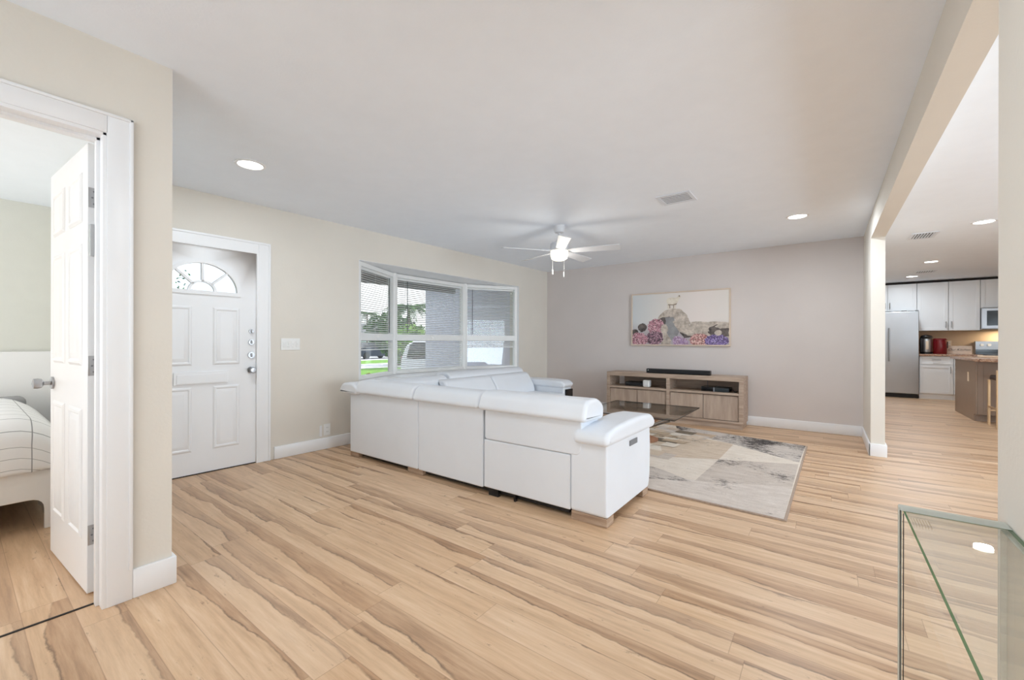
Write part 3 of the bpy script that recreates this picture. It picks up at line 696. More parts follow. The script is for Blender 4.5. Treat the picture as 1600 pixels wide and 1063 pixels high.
b = new(); cyl(b, (-.41, -.0475, .044), .006, .002, 'y', 12); obj('status_light', b, M['wplastic'], sb)
rc = thing('cable_box', 'flat black cable box on the left console shelf', 'cable box', (-2.36, 6.40, .4745))
bx('body', (-.14, .15, -.12, .1, .004, .058), M['black'], rc, .006)
for sx in (-.12, .12): bx('foot', (sx-.01, sx+.01, -.09, .07, 0, .0045), M['black'], rc)
bx('front_strip', (-.12, .10, -.1215, -.12, .02, .03), M['blackgloss'], rc)
sp = thing('mesh_router', 'small white cube router beside the black cable box', 'router', (-2.155, 6.27, .4745))
bx('body', (-.05, .05, -.05, .05, 0, .105), M['wplastic'], sp, .018, 4); b = new()
for i in range(4):
    for j in range(4): cyl(b, (-.027+i*.018, -.0505, .026+j*.018), .0045, .002, 'y', 10)
obj('vent_holes', b, M['rubber'], sp)
gc = thing('game_console', 'slim black game console lying on the right shelf', 'game console', (-1.19, 6.33, .4745))
bx('body', (-.20, -.03, -.1, .12, 0, .062), M['blackgloss'], gc, .008); bx('drive_bay', (-.03, .15, -.11, .12, 0, .055), plain('blue_black_plastic', rgb(30, 38, 42), .35), gc, .006)
bx('seam_band', (-.045, -.025, -.112, .1, .0005, .058), M['rubber'], gc, .003); b = new(); tube(b, [(.15, -.02, .03), (.19, -.05, .03), (.21, -.06, .008), (.235, -.03, .006)], .006, 6); obj('cable', b, M['black'], gc)

# ------------------------------------------------------------------ framed print on the accent wall
pic = thing('framed_print', 'wide framed print of a sheep on rocks with flowers', 'picture', (-1.811, YB, 1.504))
PW, PH = .722, .413
b = new()
for q in ((-PW, PW, -PH, -PH+.018), (-PW, PW, PH-.018, PH), (-PW, -PW+.018, -PH+.018, PH-.018), (PW-.018, PW, -PH+.018, PH-.018)): box(b, q[0], q[1], -.036, -.0005, q[2], q[3], .002, 1)
obj('frame', b, plain('pale_maple_frame', rgb(214, 196, 178), .45, var=.04), pic, wn=True)
t = NT('print_background'); x, y, z = t.sep(t.obj())
skyc = t.ramp(t.mapr(x, -.7, .7, 0, 1), [(0, rgb(206, 210, 212)), (.4, rgb(228, 222, 216)), (.7, rgb(232, 222, 217)), (1, rgb(226, 220, 214))])
hz = t.mapr(t.math('ADD', z, t.math('MULTIPLY', t.noise(t.obj(), 4, 3), .12)), -.18, .03, 1, 0)
t.set(Base_Color=t.mix(hz, skyc, rgb(178, 170, 174)), Roughness=.5); M['pbg'] = t.m
def speck(name, cols, scale):
    t = NT(name); v = t.n('TexVoronoi'); v.inputs['Scale'].default_value = scale; t.l(t.obj(), v.inputs['Vector'])
    t.set(Base_Color=t.ramp(t.sep(v.outputs['Color'])[0], [(i/len(cols), c) for i, c in enumerate(cols)]), Roughness=.55)
    for e in t.t.nodes:
        if e.type == 'VALTORGB': e.color_ramp.interpolation = 'CONSTANT'
    return t.m
def rockm(name, a, c_, s=16):
    t = NT(name); t.set(Base_Color=t.mix(t.mapr(t.noise(t.obj(), s, 6, .65), .35, .65, 0, 1), a, c_), Roughness=.6); return t.m
PM = [M['pbg'], rockm('print_rock', rgb(160, 148, 136), rgb(218, 206, 194)), rockm('print_dark_rock', rgb(66, 58, 56), rgb(120, 110, 106)), rockm('print_mist', rgb(130, 128, 130), rgb(160, 160, 160), 5),
      speck('print_pink_flowers', [rgb(200, 146, 158), rgb(160, 110, 124), rgb(220, 184, 190), rgb(120, 88, 96), rgb(186, 130, 144)], 70), speck('print_plum_flowers', [rgb(150, 112, 130), rgb(96, 72, 84), rgb(186, 150, 162), rgb(72, 58, 64)], 80),
      speck('print_coral_flowers', [rgb(206, 154, 148), rgb(176, 118, 116), rgb(224, 190, 182), rgb(134, 98, 92)], 70), speck('print_violet_flowers', [rgb(136, 116, 172), rgb(104, 86, 136), rgb(168, 152, 200), rgb(88, 74, 102)], 80),
      speck('print_lilac_flowers', [rgb(176, 150, 186), rgb(150, 120, 160), rgb(204, 180, 200), rgb(160, 130, 150)], 70), rockm('print_ram', rgb(214, 202, 184), rgb(234, 226, 212), 12), plain('print_ram_shade', rgb(150, 136, 120), .6)]
b = new(); yv = -.026; lay = [0]
def poly(uv, mi, jit=0, rad=None):
    """uv in the picture's own 0..1 frame, v downwards"""
    lay[0] += 1; y = yv-.00025*lay[0]
    pts = []
    for i, (u, v) in enumerate(uv): pts.append((u, v))
    if jit:
        out = []
        for i in range(len(pts)):
            a, c = Vector(pts[i]), Vector(pts[(i+1) % len(pts)]); n_ = max(2, int((c-a).length/.018))
            for k in range(n_): q = a.lerp(c, k/n_); out.append((q.x+random.uniform(-jit, jit), q.y+random.uniform(-jit, jit)))
        pts = out
    w, h_ = 2*(PW-.016), 2*(PH-.016)
    vs = [b.verts.new((-w/2+min(1, max(0, u))*w, y, h_/2-min(1, max(0, v))*h_)) for u, v in pts]
    f = b.faces.new(vs); f.material_index = mi; f.normal_update()
    if f.normal.y > 0: f.normal_flip()
def blob(cx_, cy_, rx, ry, mi, n_=26, jit=.10, up=False):
    poly([(cx_+rx*math.cos(2*PI*k/n_)*random.uniform(1-jit, 1+jit), cy_+ry*math.sin(2*PI*k/n_)*random.uniform(1-jit, 1+jit)) for k in range(n_)], mi)
poly([(0, 0), (1, 0), (1, 1), (0, 1)], 0)
poly([(.64, .58), (.70, .56), (.80, .58), (.9, .57), (1, .6), (1, .86), (.6, .86)], 1, .006)
poly([(.80, .78), (.82, .68), (.90, .62), (1, .68), (1, .84), (.9, .88)], 2, .01); poly([(.86, .66), (.94, .60), (1, .62), (1, .70), (.92, .70)], 1, .006)
poly([(.28, .52), (.31, .42), (.37, .33), (.45, .30), (.53, .32), (.59, .42), (.62, .55), (.64, .62), (.52, .60), (.45, .47), (.36, .47)], 1, .004)
poly([(.28, .52), (.34, .47), (.42, .46), (.40, .64), (.36, .60)], 2, .004); poly([(.37, .47), (.46, .47), (.48, .60), (.52, .76), (.45, .95), (.38, .78)], 3, .004)
poly([(.45, .56), (.50, .50), (.58, .54), (.64, .66), (.68, .80), (.62, .86), (.53, .78), (.48, .66)], 1, .005); poly([(.52, .75), (.60, .82), (.65, .84), (.57, .88)], 2, .006)
poly([(.64, .70), (.70, .60), (.77, .68), (.82, .82), (.72, .86)], 1, .008); poly([(.32, .98), (.33, .80), (.38, .76), (.43, .92), (.43, 1), (.32, 1)], 1, .006)
blob(.115, .66, .05, .085, 2); blob(.03, .75, .04, .06, 2)
blob(.27, .66, .095, .17, 4); blob(.25, .87, .10, .14, 5); blob(.08, .90, .095, .14, 4); blob(.36, .70, .04, .1, 1)
blob(.50, .93, .055, .10, 8); blob(.55, .96, .06, .09, 8); blob(.72, .91, .10, .12, 6); blob(.88, .93, .11, .13, 7); blob(.90, .78, .035, .05, 1)
poly([(.395, .31), (.395, .20), (.405, .20), (.41, .26), (.41, .31)], 9); poly([(.468, .31), (.465, .22), (.48, .22), (.478, .31)], 9); poly([(.415, .30), (.412, .22), (.422, .22), (.424, .3)], 10); poly([(.455, .3), (.453, .22), (.461, .22), (.462, .3)], 10)
poly([(.382, .14), (.40, .10), (.44, .09), (.475, .10), (.495, .09), (.51, .06), (.525, .06), (.535, .09), (.52, .11), (.508, .16), (.492, .21), (.45, .23), (.40, .22), (.388, .18)], 9)
poly([(.40, .215), (.45, .225), (.492, .205), (.488, .232), (.45, .242), (.40, .236)], 10); poly([(.508, .075), (.516, .05), (.525, .065), (.52, .09)], 10)
obj('print', b, PM, pic, 0)

# ------------------------------------------------------------------ rug
rug = thing('area_rug', 'distressed beige and grey patchwork area rug before the console', 'rug', (-1.2, 4.6, 0))
Q = [(-.164, 5.643), (-.203, 3.205), (-2.72, 3.34), (-2.66, 6.13)]
b = new(); prism(b, Q, 'z', .001, .010)
cw('binding', b, M['binding'], rug, 0)
b = new(); lz = [0]
def patch(pts, mi):
    lz[0] += 1; z = .0102+lz[0]*.00012
    vs = [b.verts.new((x, y, z)) for x, y in pts]; f = b.faces.new(vs); f.material_index = mi; f.normal_update()
    if f.normal.z < 0: f.normal_flip()
patch([(-.18, 5.627), (-.219, 3.222), (-2.70, 3.356), (-2.645, 6.11)], 0)
patch([(-.219, 3.222), (-.214, 3.974), (-.673, 3.759), (-1.3, 3.55), (-2.7, 3.9), (-2.70, 3.356)], 4)
patch([(-.214, 3.974), (-.207, 4.75), (-.836, 4.473), (-.865, 3.66)], 2)
patch([(-.207, 4.82), (-.182, 5.627), (-1.0, 5.79), (-1.641, 5.92), (-1.5, 5.53), (-.864, 5.257)], 3)
patch([(-.864, 5.257), (-.827, 5.212), (-.836, 4.473), (-1.3, 4.25), (-1.5, 4.8), (-1.3, 5.35)], 1)
patch([(-.879, 3.633), (-1.2, 3.5), (-1.75, 3.42), (-1.9, 3.9), (-1.293, 3.889)], 3)
patch([(-1.4, 3.9), (-.95, 3.72), (-.836, 4.4), (-1.3, 4.25)], 0)
for k in range(46):
    x = random.uniform(-2.5, -1.32); y = random.uniform(4.1, 5.85); w, h_ = random.uniform(.12, .3), random.uniform(.08, .2)
    patch([(x, y), (x+w, y-.03), (x+w+.02, y+h_), (x+.02, y+h_+.03)], random.choice((0, 1, 5, 6, 6, 1, 2)))
cw('pile', b, RUG, rug, 0)

# ------------------------------------------------------------------ glass coffee table on the rug
ct = thing('coffee_table', 'square glass topped coffee table on slanted wooden legs over the rug', 'coffee table', (-1.73, 4.83, .0))
tx0, tx1, ty0, ty1, tz = -2.25, -1.207, 4.31, 5.345, .37
b = new(); box(b, tx0, tx1, ty0, ty1, tz-.010, tz)
for f in b.faces: f.material_index = 0 if abs(f.normal.z) > .5 else 1
cw('glass_top', b, [M['tglass'], M['dedge']], ct, 0)
for sx, sy in ((-1, -1), (-1, 1), (1, -1), (1, 1)):
    cxm, cym = (tx0+tx1)/2, (ty0+ty1)/2
    b = new(); a = Vector((cxm+sx*.06, cym+sy*.06, .16)); c = Vector((cxm+sx*.47, cym+sy*.47, tz-.02))
    rod(b, a, c, .013, 12, .008); lg = cw('leg', b, M['leg'], ct)
    b = new(); cyl(b, (c.x, c.y, tz-.0145), .03, .008, 'z', 20); cw('glass_pad', b, M['rubber'], lg)
b = new(); lathe(b, [(0, .018), (.19, .018), (.19, .035), (.06, .08), (.05, .12), (.085, .19), (.08, .20), (0, .20)], 36, ((tx0+tx1)/2, (ty0+ty1)/2, 0)); cw('base', b, M['brown'], ct)

b = new(); prism(b, [(-1.445, tz-.011), (-1.365, tz-.011), (-1.43, tz-.055)], 'y', 4.36, 4.42); cw('wood_bracket', b, M['brown'], ct)

# ------------------------------------------------------------------ waterfall glass console beside the near wall
gt = thing('glass_console_table', 'clear glass console table standing against the near right wall', 'console table', (.26, 1.1, 0))
gx0, gx1, gy0, gy1, gz = .166, .358, .35, 1.577, .70
def slab(name, q, edge):
    b = new(); box(b, *q); dims = sorted(range(3), key=lambda i: q[2*i+1]-q[2*i]); thin = dims[0]
    for f in b.faces: f.material_index = 0 if abs(f.normal[thin]) > .5 else 1
    return cw(name, b, [M['tglass'], edge], gt, 0)
slab('glass_top', (gx0+.003, gx1, gy0, gy1-.014, gz-.012, gz), M['gedge'])
slab('glass_end', (gx0, gx1, gy1-.013, gy1-.001, .0, gz-.0005), M['bevel'])
slab('glass_end', (gx0, gx1, gy0-.012, gy0-.0005, .0, gz-.0005), M['bevel'])
slab('glass_back', (gx1-.012, gx1-.0005, gy0+.001, gy1-.015, .30, gz-.013), M['bevel'])
b = new(); box(b, gx0-.006, gx1, gy1-.052, gy1+.001, gz+.0002, gz+.0022, .001, 1); cw('top_rim', b, M['bevel'], gt, 0)
b = new(); box(b, gx0-.007, gx0-.0005, gy1-.018, gy1, .0, gz, .001, 1); cw('corner_strip', b, M['bevel'], gt, 0)
for q in ((gx0-.0045, gx0-.0025, gy1-.0195, gy1-.0185, 0, gz-.008), (gx0+.002, gx0+.004, gy1-.0185, gy1-.0175, 0, gz-.016)): cb('edge_seam', q, M['dark'], gt)
b = new(); box(b, gx1-.03, gx1-.002, 1.30, 1.33, gz-.045, gz-.034, .002); cw('bracket', b, M['rubber'], gt)
# ------------------------------------------------------------------ kitchen seen through the opening
def handle(parent, p, axis, ln=.13):
    b = new(); x, y, z = p
    if axis == 'z':
        rod(b, (x, y-.03, z-ln/2), (x, y-.03, z+ln/2), .006, 10)
        for s in (-1, 1): rod(b, (x, y, z+s*ln*.38), (x, y-.03, z+s*ln*.38), .005, 8)
    else:
        rod(b, (x-ln/2, y-.03, z), (x+ln/2, y-.03, z), .006, 10)
        for s in (-1, 1): rod(b, (x+s*ln*.38, y, z), (x+s*ln*.38, y-.03, z), .005, 8)
    return cw2('handle', b, M['chrome'], parent)
def cw2(name, bm, mat, parent, smooth=40, wn=False):
    o = Vector(parent.location)
    if parent.parent: o = o+Vector(parent.parent.location)
    bmesh.ops.translate(bm, vec=-o, verts=bm.verts[:]); return obj(name, bm, mat, parent, smooth, wn)
def shaker(name, x0, x1, z0, z1, y, parent, mat, hp=None, axis='z', st=.058):
    b = new(); box(b, x0, x1, y+.008, y+.02, z0, z1)
    for q in ((x0, x0+st, z0, z1), (x1-st, x1, z0, z1), (x0+st, x1-st, z0, z0+st), (x0+st, x1-st, z1-st, z1)): box(b, q[0], q[1], y, y+.009, q[2], q[3], .0015, 1)
    d = cw2(name, b, mat, parent, 30, True)
    if hp: handle(d, (hp[0], y, hp[1]), axis)
    return d
YU, YBC, YKB = 12.2, 11.92, 12.545
def upper(label, x0, x1, z0, z1, doors, hz=None):
    t = thing('wall_cabinet', label, 'cabinet', ((x0+x1)/2, YU+.17, z0), 0, 'white kitchen wall cabinets')
    cb('body', (x0+.001, x1-.001, YU+.021, YKB, z0, z1), M['cab'], t)
    n = len(doors); w = (x1-x0)/n
    for k, side in enumerate(doors):
        a0, a1 = x0+k*w+.003, x0+(k+1)*w-.003; hx = a1-.035 if side == 'r' else a0+.035
        shaker('door', a0, a1, z0+.003, z1-.003, YU, t, M['cab'], (hx, hz if hz else z0+.12))
    return t
upper('white shaker cabinet above the steel refrigerator', .60, 1.522, 1.815, 2.39, 'rl')
upper('left tall white shaker cabinet over the red canister', 1.526, 1.990, 1.392, 2.39, 'r')
upper('tall white shaker cabinet just left of the microwave', 1.994, 2.434, 1.392, 2.39, 'l')
upper('short white shaker cabinet above the microwave', 2.438, 3.2, 1.832, 2.39, 'rl')
b = new(); box(b, .60, 3.2, YU+.03, YKB, 2.3905, 2.432); tag(obj('cabinet_gap_shade', b, M['dark']), 'dark strip imitating shade above the white wall cabinets', 'painted shade')  # dark box painting the shaded gap between cabinets and ceiling
fr = thing('refrigerator', 'stainless steel refrigerator beside the white base cabinet', 'refrigerator', (1.05, 12.2, 0))
cb('body', (.60, 1.515, 11.93, YKB-.01, .02, 1.795), M['rubber'], fr, .004)
d = cb('door', (.602, 1.515, 11.865, 11.925, .085, 1.79), M['steel'], fr, .012, 3)
b = new(); rod(b, (1.055, 11.82, .75), (1.055, 11.82, 1.45), .011, 12); rod(b, (1.055, 11.82, .80), (1.055, 11.868, .80), .008); rod(b, (1.055, 11.82, 1.40), (1.055, 11.868, 1.40), .008); cw2('handle', b, M['steel'], d)
b = new(); box(b, .62, 1.50, 11.89, 11.925, .0, .078); cw('toe_grille', b, M['black'], fr)
for q in ((1.25, 1.33, 11.88, 11.93, 1.7955, 1.81), (1.46, 1.51, 11.87, 11.93, 1.7955, 1.812)): cb('hinge_cover', q, M['rubber'], fr, .003)
def base(label, x0, x1, parts):
    t = thing('base_cabinet', label, 'cabinet', ((x0+x1)/2, YBC+.3, 0), 0, 'white kitchen base cabinets')
    b = new(); box(b, x0+.001, x1-.001, YBC+.021, YKB, .10, .872); cw('body', b, M['cab'], t); cb('toe_kick', (x0+.001, x1-.001, YBC+.03, YBC+.045, 0, .0995), M['cab'], t)
    for p in parts: shaker(p[0], *p[1:5], YBC, t, M['cab'], p[5], p[6], p[7])
base('white base cabinet with drawer next to the refrigerator', 1.526, 2.02, [('drawer', 1.53, 2.016, .70, .865, (1.773, .80), 'x', .035), ('door', 1.53, 2.016, .115, .692, (1.975, .60), 'z', .058)])
base('narrow white base cabinet partly behind the island', 2.022, 2.40, [('door', 2.026, 2.396, .115, .865, (2.07, .60), 'z', .058)])
b = new(); box(b, 1.52, 2.405, YBC-.03, YKB, .873, .912, .006); tag(obj('worktop', b, M['granite'], wn=True), 'brown speckled granite worktop along the kitchen wall', 'worktop')
st = thing('range', 'stainless steel range with black cooktop and knobs', 'stove', (2.79, 12.2, 0))
cb('body', (2.41, 3.17, 11.90, YKB-.01, 0, .90), M['steel'], st, .004); cb('cooktop', (2.41, 3.17, 11.89, 12.42, .901, .918), M['blackgloss'], st, .004)
bgd = cb('backguard', (2.412, 3.168, 12.43, YKB-.012, .901, 1.175), M['steel'], st, .006)
cb('backguard_base', (2.412, 3.168, 12.418, 12.429, .905, 1.01), M['blackgloss'], st)
for k, x in enumerate((2.50, 2.60, 2.98, 3.08)):
    b = new(); cyl(b, (x, 12.415, 1.10), .026, .03, 'y', 20); cw('knob', b, M['wplastic'], st)
mw = thing('microwave', 'stainless over the range microwave with dark window', 'microwave', (2.82, 12.3, 1.40))
cb('body', (2.438, 3.2, 12.16, YKB, 1.405, 1.828), M['steel'], mw, .006); cb('door', (2.442, 3.0, 12.14, 12.159, 1.425, 1.82), M['steel'], mw, .004)
cb('window', (2.51, 2.93, 12.132, 12.1395, 1.48, 1.77), M['blackgloss'], mw, .003); cb('bottom_grille', (2.445, 3.19, 12.15, 12.16, 1.4055, 1.42), M['black'], mw)
ur = thing('coffee_urn', 'steel and black coffee urn beside the refrigerator', 'coffee urn', (1.667, 12.2, .9125))
b = new(); lathe(b, [(0, .04), (.088, .04), (.09, .05), (.09, .30), (.085, .315), (0, .315)], 32); obj('body', b, M['steel'], ur)
b = new(); lathe(b, [(0, .0), (.096, .0), (.096, .035), (.088, .0395), (0, .0395)], 32); box(b, -.098, -.05, -.05, .05, .036, .33, .01); obj('base', b, M['black'], ur, 40)
b = new(); lathe(b, [(0, .316), (.094, .316), (.096, .345), (.08, .375), (.03, .392), (0, .394)], 32); box(b, -.03, .03, -.12, -.03, .335, .365, .008); obj('lid', b, M['black'], ur)
b = new(); box(b, -.022, .022, -.1, -.085, .09, .27, .004); obj('level_gauge', b, M['padpale'], ur)
cn = thing('red_canister', 'glossy deep red canister beside the coffee urn', 'canister', (1.868, 12.2, .9125))
b = new(); lathe(b, [(0, 0), (.098, 0), (.104, .02), (.104, .27), (.1, .285), (0, .285)], 36); obj('body', b, M['red'], cn)
b = new(); lathe(b, [(0, .286), (.106, .286), (.106, .30), (.09, .318), (0, .322)], 36); obj('lid', b, M['red'], cn)
b = new(); box(b, .10, .115, -.02, .02, .12, .25, .005); obj('handle', b, M['black'], cn)
sg = thing('kitchen_sign', 'pale wooden sign with script lettering Our Kitchen', 'sign', (2.16, 12.30, .9125))
bx('board', (-.18, .18, 0, .022, 0, .165), plain('pale_sign_wood', rgb(222, 206, 190), .7, var=.05, scale=20), sg, .003)
def text(name, s, size, mat, parent, loc, shear=0, align='CENTER'):
    c = bpy.data.curves.new(name, 'FONT'); c.body = s; c.size = size; c.shear = shear; c.extrude = .0008; c.align_x = align; c.align_y = 'CENTER'; c.offset = -.0006
    o = bpy.data.objects.new(name, c); COL.objects.link(o); dg = bpy.context.evaluated_depsgraph_get(); me = bpy.data.meshes.new_from_object(o.evaluated_get(dg)); bpy.data.objects.remove(o)
    me.materials.clear(); me.materials.append(mat); q = bpy.data.objects.new(name, me); COL.objects.link(q); q.parent = parent; q.location = loc; q.rotation_euler = (PI/2, 0, 0); return q
text('lettering', 'Our Kitchen', .062, M['black'], sg, (0, -.0015, .088), .35)
ok = thing('outlet', 'small white outlet on tan wall above the kitchen sign', 'outlet', (2.06, 12.548, 1.13))
bx('cover_plate', (-.035, .035, -.006, 0, -.058, .058), M['padpale'], ok, .002); b = new(); box(b, -.014, .014, -.009, -.006, -.04, -.01, .002); box(b, -.014, .014, -.009, -.006, .01, .04, .002); obj('socket', b, M['wplastic'], ok)
light('range_hood_lamp', 'AREA', (2.8, 12.33, 1.39), 5, .3, .1, color=(1, .82, .58))
# island
isl = thing('kitchen_island', 'taupe kitchen island with granite overhang', 'island', (2.4, 9.35, 0))
ix, iy0, iy1 = 1.737, 8.94, 10.15
b = new(); prism(b, [(iy0+.002, .10), (iy0+.08, .10), (iy0+.08, 0), (iy1, 0), (iy1, .878), (iy0+.002, .878)], 'x', ix, ix+.02); cw('end_panel', b, M['taupe'], isl)
cb('body', (ix+.021, 3.2, iy0+.022, iy1, .10, .878), M['taupe'], isl); cb('toe_kick', (ix+.021, 3.2, iy0+.08, iy0+.10, 0, .0995), M['taupe'], isl)
shaker('front_panel', ix+.021, 2.35, .102, .876, iy0, isl, M['taupe']); shaker('front_panel', 2.352, 3.0, .102, .876, iy0, isl, M['taupe'])
cb('outlet', (ix-.006, ix, 9.28, 9.36, .56, .70), M['padpale'], isl, .002)
b = new(); prism(b, rpoly([(1.685, 10.2), (1.685, 8.72), (1.80, 8.60), (3.25, 8.60), (3.25, 10.2)], [.02, .05, .05, .02, .02]), 'z', .879, .918, .006, 2); tag(obj('island_worktop', b, M['granite'], smooth=30), 'brown speckled granite slab on the taupe island', 'worktop')
cbd = thing('cutting_board', 'small pale board lying on the granite island top', 'board', (2.12, 9.9, .9185)); bx('slab', (-.16, .18, -.1, .1, 0, .022), M['padpale'], cbd, .006); bx('grip', (.18, .26, -.02, .02, .004, .018), M['padpale'], cbd, .004)
bs = thing('bar_stool', 'gold framed bar stool with dark brown seat at the island', 'stool', (1.99, 8.5, 0))
bx('seat', (-.17, .19, -.19, .19, .635, .70), M['brownseat'], bs, .02, 3)
for q in ((-.175, -.19, .78), (.185, -.19, .78), (-.175, .18, .634), (.185, .18, .634)):
    b = new(); x, y, z = q; box(b, x-.013, x+.013, y-.013, y+.013, 0, z, .003); obj('leg', b, M['gold'], bs, wn=True)
b = new(); box(b, -.162, .172, -.2, -.18, .745, .78, .004); obj('back_rail', b, M['gold'], bs, wn=True)
b = new()
for y in (-.19, .18): box(b, -.162, .172, y-.009, y+.009, .20, .218)
for x in (-.175, .185): box(b, x-.009, x+.009, -.177, .167, .25, .268)
obj('stretcher', b, M['gold'], bs)

# ------------------------------------------------------------------ bed in the bedroom
bed = thing('bed', 'white lacquered bed frame seen through the bedroom doorway', 'bed', (-4.9, -.35, 0))
bY0, bY1 = -1.25, .425
b = new(); prism(b, rpoly([(bY0, 0), (bY0+.07, 0), (bY0+.07, .19), (bY1-.07, .19), (bY1-.07, 0), (bY1, 0), (bY1, .37), (bY0, .37)], [0, 0, .07, .07, 0, 0, .02, .02], 5), 'x', -3.865, -3.835, .004, 2); cw('footboard', b, M['bed'], bed, 35, True)
for y in (bY0, bY1-.03): cb('side_rail', (-5.9, -3.866, y, y+.03, .19, .37), M['bed'], bed, .004)
b = new(); prism(b, rpoly([(bY0-.03, 0), (bY1+.35, 0), (bY1+.35, 1.05), (bY0-.03, 1.05)], .03), 'x', -5.96, -5.90, .01, 2); cw('headboard', b, M['bed'], bed, 35, True)
b = new(); box(b, -5.88, -3.87, bY0+.035, bY1-.035, .20, .56, .06, 4); tag(obj('mattress', b, M['sheet'], wn=True), 'grey sheeted mattress under the checked duvet', 'mattress')
def duv(u, v):
    x = -5.2+1.345*min(u/.72, 1); z = .665
    if u > .55:
        t_ = (u-.55)/.45; ang = min(1, t_/.45)*PI/2; x = -4.02+.175*math.sin(ang); z = .665-.13+.13*math.cos(ang)
        if t_ > .45: z = .535-(t_-.45)/.55*.175; x = -3.845+.017*math.sin((t_-.45)*3)
    else: x = -5.2+(1.18)*u/.55
    y = bY0+(bY1-bY0)*v; e = min(v, 1-v); z2 = z-.10*max(0, 1-e/.12)**2
    return (x, y-.0, max(z2, .36)+.008*math.sin(9*v+4*u)+.006*math.sin(23*v))
b = new(); grid(b, duv, 40, 40, 11, 13.5); d = obj('duvet', b, M['check'], smooth=60); m_ = d.modifiers.new('thick', 'SOLIDIFY'); m_.thickness = .02; m_.offset = 1
tag(d, 'white duvet with thin grey check draped over the bed foot', 'duvet')
b = new(); box(b, -5.34, -5.205, bY0+.04, bY1-.04, .565, .70, .05, 4); tag(obj('folded_blanket', b, M['sheet'], wn=True), 'grey blanket edge folded behind the checked duvet', 'blanket')
def pil(u, v):
    a, c = 2*u-1, 2*v-1; w = (1-abs(a)**3.2)*(1-abs(c)**3.2); k = 1-.10*(abs(a)*abs(c))
    return (-5.60+.24*a*k, -.26+.55*c*k, .625+.12*w**.5)
b = new(); grid(b, pil, 22, 26, 4, 8); grid(b, lambda u, v: (lambda p: (p[0], p[1], .625-(p[2]-.625)*.5))(pil(u, v)), 22, 26, 4, 8); bmesh.ops.remove_doubles(b, verts=b.verts[:], dist=.0005); bmesh.ops.recalc_face_normals(b, faces=b.faces[:])
tag(obj('pillow', b, M['check'], smooth=70), 'checked white pillow lying near the headboard', 'pillow')

# ------------------------------------------------------------------ outside the bay window
GZ = -.45
def mat_ground(name, a, c_, s): 
    t = NT(name); t.set(Base_Color=t.mix(t.mapr(t.noise(t.pos(), s, 5, .7), .35, .65, 0, 1), a, c_), Roughness=.95); return t.m
M['lawn'] = mat_ground('lawn_grass', rgb(84, 128, 44), rgb(128, 170, 74), 3); M['drive'] = mat_ground('concrete_drive', rgb(150, 148, 152), rgb(176, 174, 178), 4)
M['road'] = mat_ground('pale_asphalt', rgb(186, 186, 192), rgb(206, 206, 212), 2); M['leaf'] = mat_ground('dark_leaf', rgb(30, 58, 28), rgb(70, 108, 48), 2); M['leafb'] = mat_ground('bright_leaf', rgb(70, 116, 40), rgb(124, 164, 70), 3)
M['bark'] = mat_ground('grey_bark', rgb(92, 80, 70), rgb(130, 116, 102), 9); M['stucco'] = plain('pale_blue_grey_stucco', rgb(206, 210, 224), .9, var=.03, bump=.3, bscale=60)
M['roofg'] = plain('grey_roof', rgb(120, 122, 126), .9, var=.06); M['fascia'] = plain('grey_fascia', rgb(150, 150, 150), .6); M['carp'] = plain('white_car_paint', rgb(232, 234, 238), .2, coat=.5)
M['yel'] = plain('yellow_leaf', rgb(206, 190, 70), .7, var=.2, scale=20)
b = new(); box(b, -90, -4.0, -60, 90, GZ-.3, GZ); struct('ground', b, M['drive'], 'grey concrete drive outside the bay window')
def gstrip(name, x0, x1, mat, label, h): 
    b = new(); box(b, x0, x1, -30, 80, GZ, GZ+h); struct(name, b, mat, label)
gstrip('lawn_near', -21.5, -16.2, M['lawn'], 'near strip of bright green grass by the street', .012); gstrip('lawn_far', -30.5, -26, M['lawn'], 'far strip of green grass across the pale path', .012)
gstrip('path', -26, -21.5, M['road'], 'pale path between two grass strips', .006); gstrip('road', -42, -30.5, M['road'], 'pale street beyond the lawns', .006); gstrip('lawn_beyond', -88, -42, M['lawn'], 'grass beyond the street', .01)
b = new(); box(b, -6.0, -.2, .201, 2.1, 2.26, 2.30); box(b, -6.0, -.4, 2.02, 2.1, 2.15, 2.36, .004); struct('roof_eave', b, M['fascia'], 'grey roof eave above the bay window', loc=WO, rotz=A)
b = new(); box(b, -7.76, -4.45, 6.9, 13, GZ, 2.7); struct('wall_garage', b, M['stucco'], 'pale blue grey stucco wall of the garage wing')
b = new(); box(b, -8.3, -4.2, 6.3, 13.5, 2.48, 2.66, .004); struct('roof_garage', b, M['fascia'], 'grey roof edge over the garage wing')
# car on the drive
car = thing('car', 'white parked suv seen through the centre window pane', 'car', (-8.75, 9.6, GZ))
b = new(); prof = rpoly([(-2.25, .35), (-2.2, .28), (2.2, .28), (2.28, .5), (2.2, .86), (1.2, 1.02), (.55, 1.56), (-1.5, 1.66), (-1.95, 1.5), (-2.22, 1.02)], [.05, .05, .05, .15, .15, .12, .2, .2, .15, .1], 5); prism(b, prof, 'y', -.92, .92, .09, 4); obj('body', b, M['carp'], car, 40, True)
b = new(); prism(b, rpoly([(-1.9, 1.06), (1.0, 1.06), (.45, 1.50), (-1.5, 1.57), (-1.72, 1.5)], .05), 'y', -.935, .935, .01); box(b, -2.20, -1.90, -.72, .72, 1.08, 1.45, .06); obj('windows', b, M['blackgloss'], car, 40)
for x in (-1.42, 1.42):
    for y in (-.85, .85):
        b = new(); cyl(b, (x, y, .34), .34, .22, 'y', 28); w_ = obj('wheel', b, M['black'], car); b = new(); cyl(b, (x, y*1.0+(.112 if y > 0 else -.112), .34), .21, .02, 'y', 20); obj('hubcap', b, M['steel'], w_)
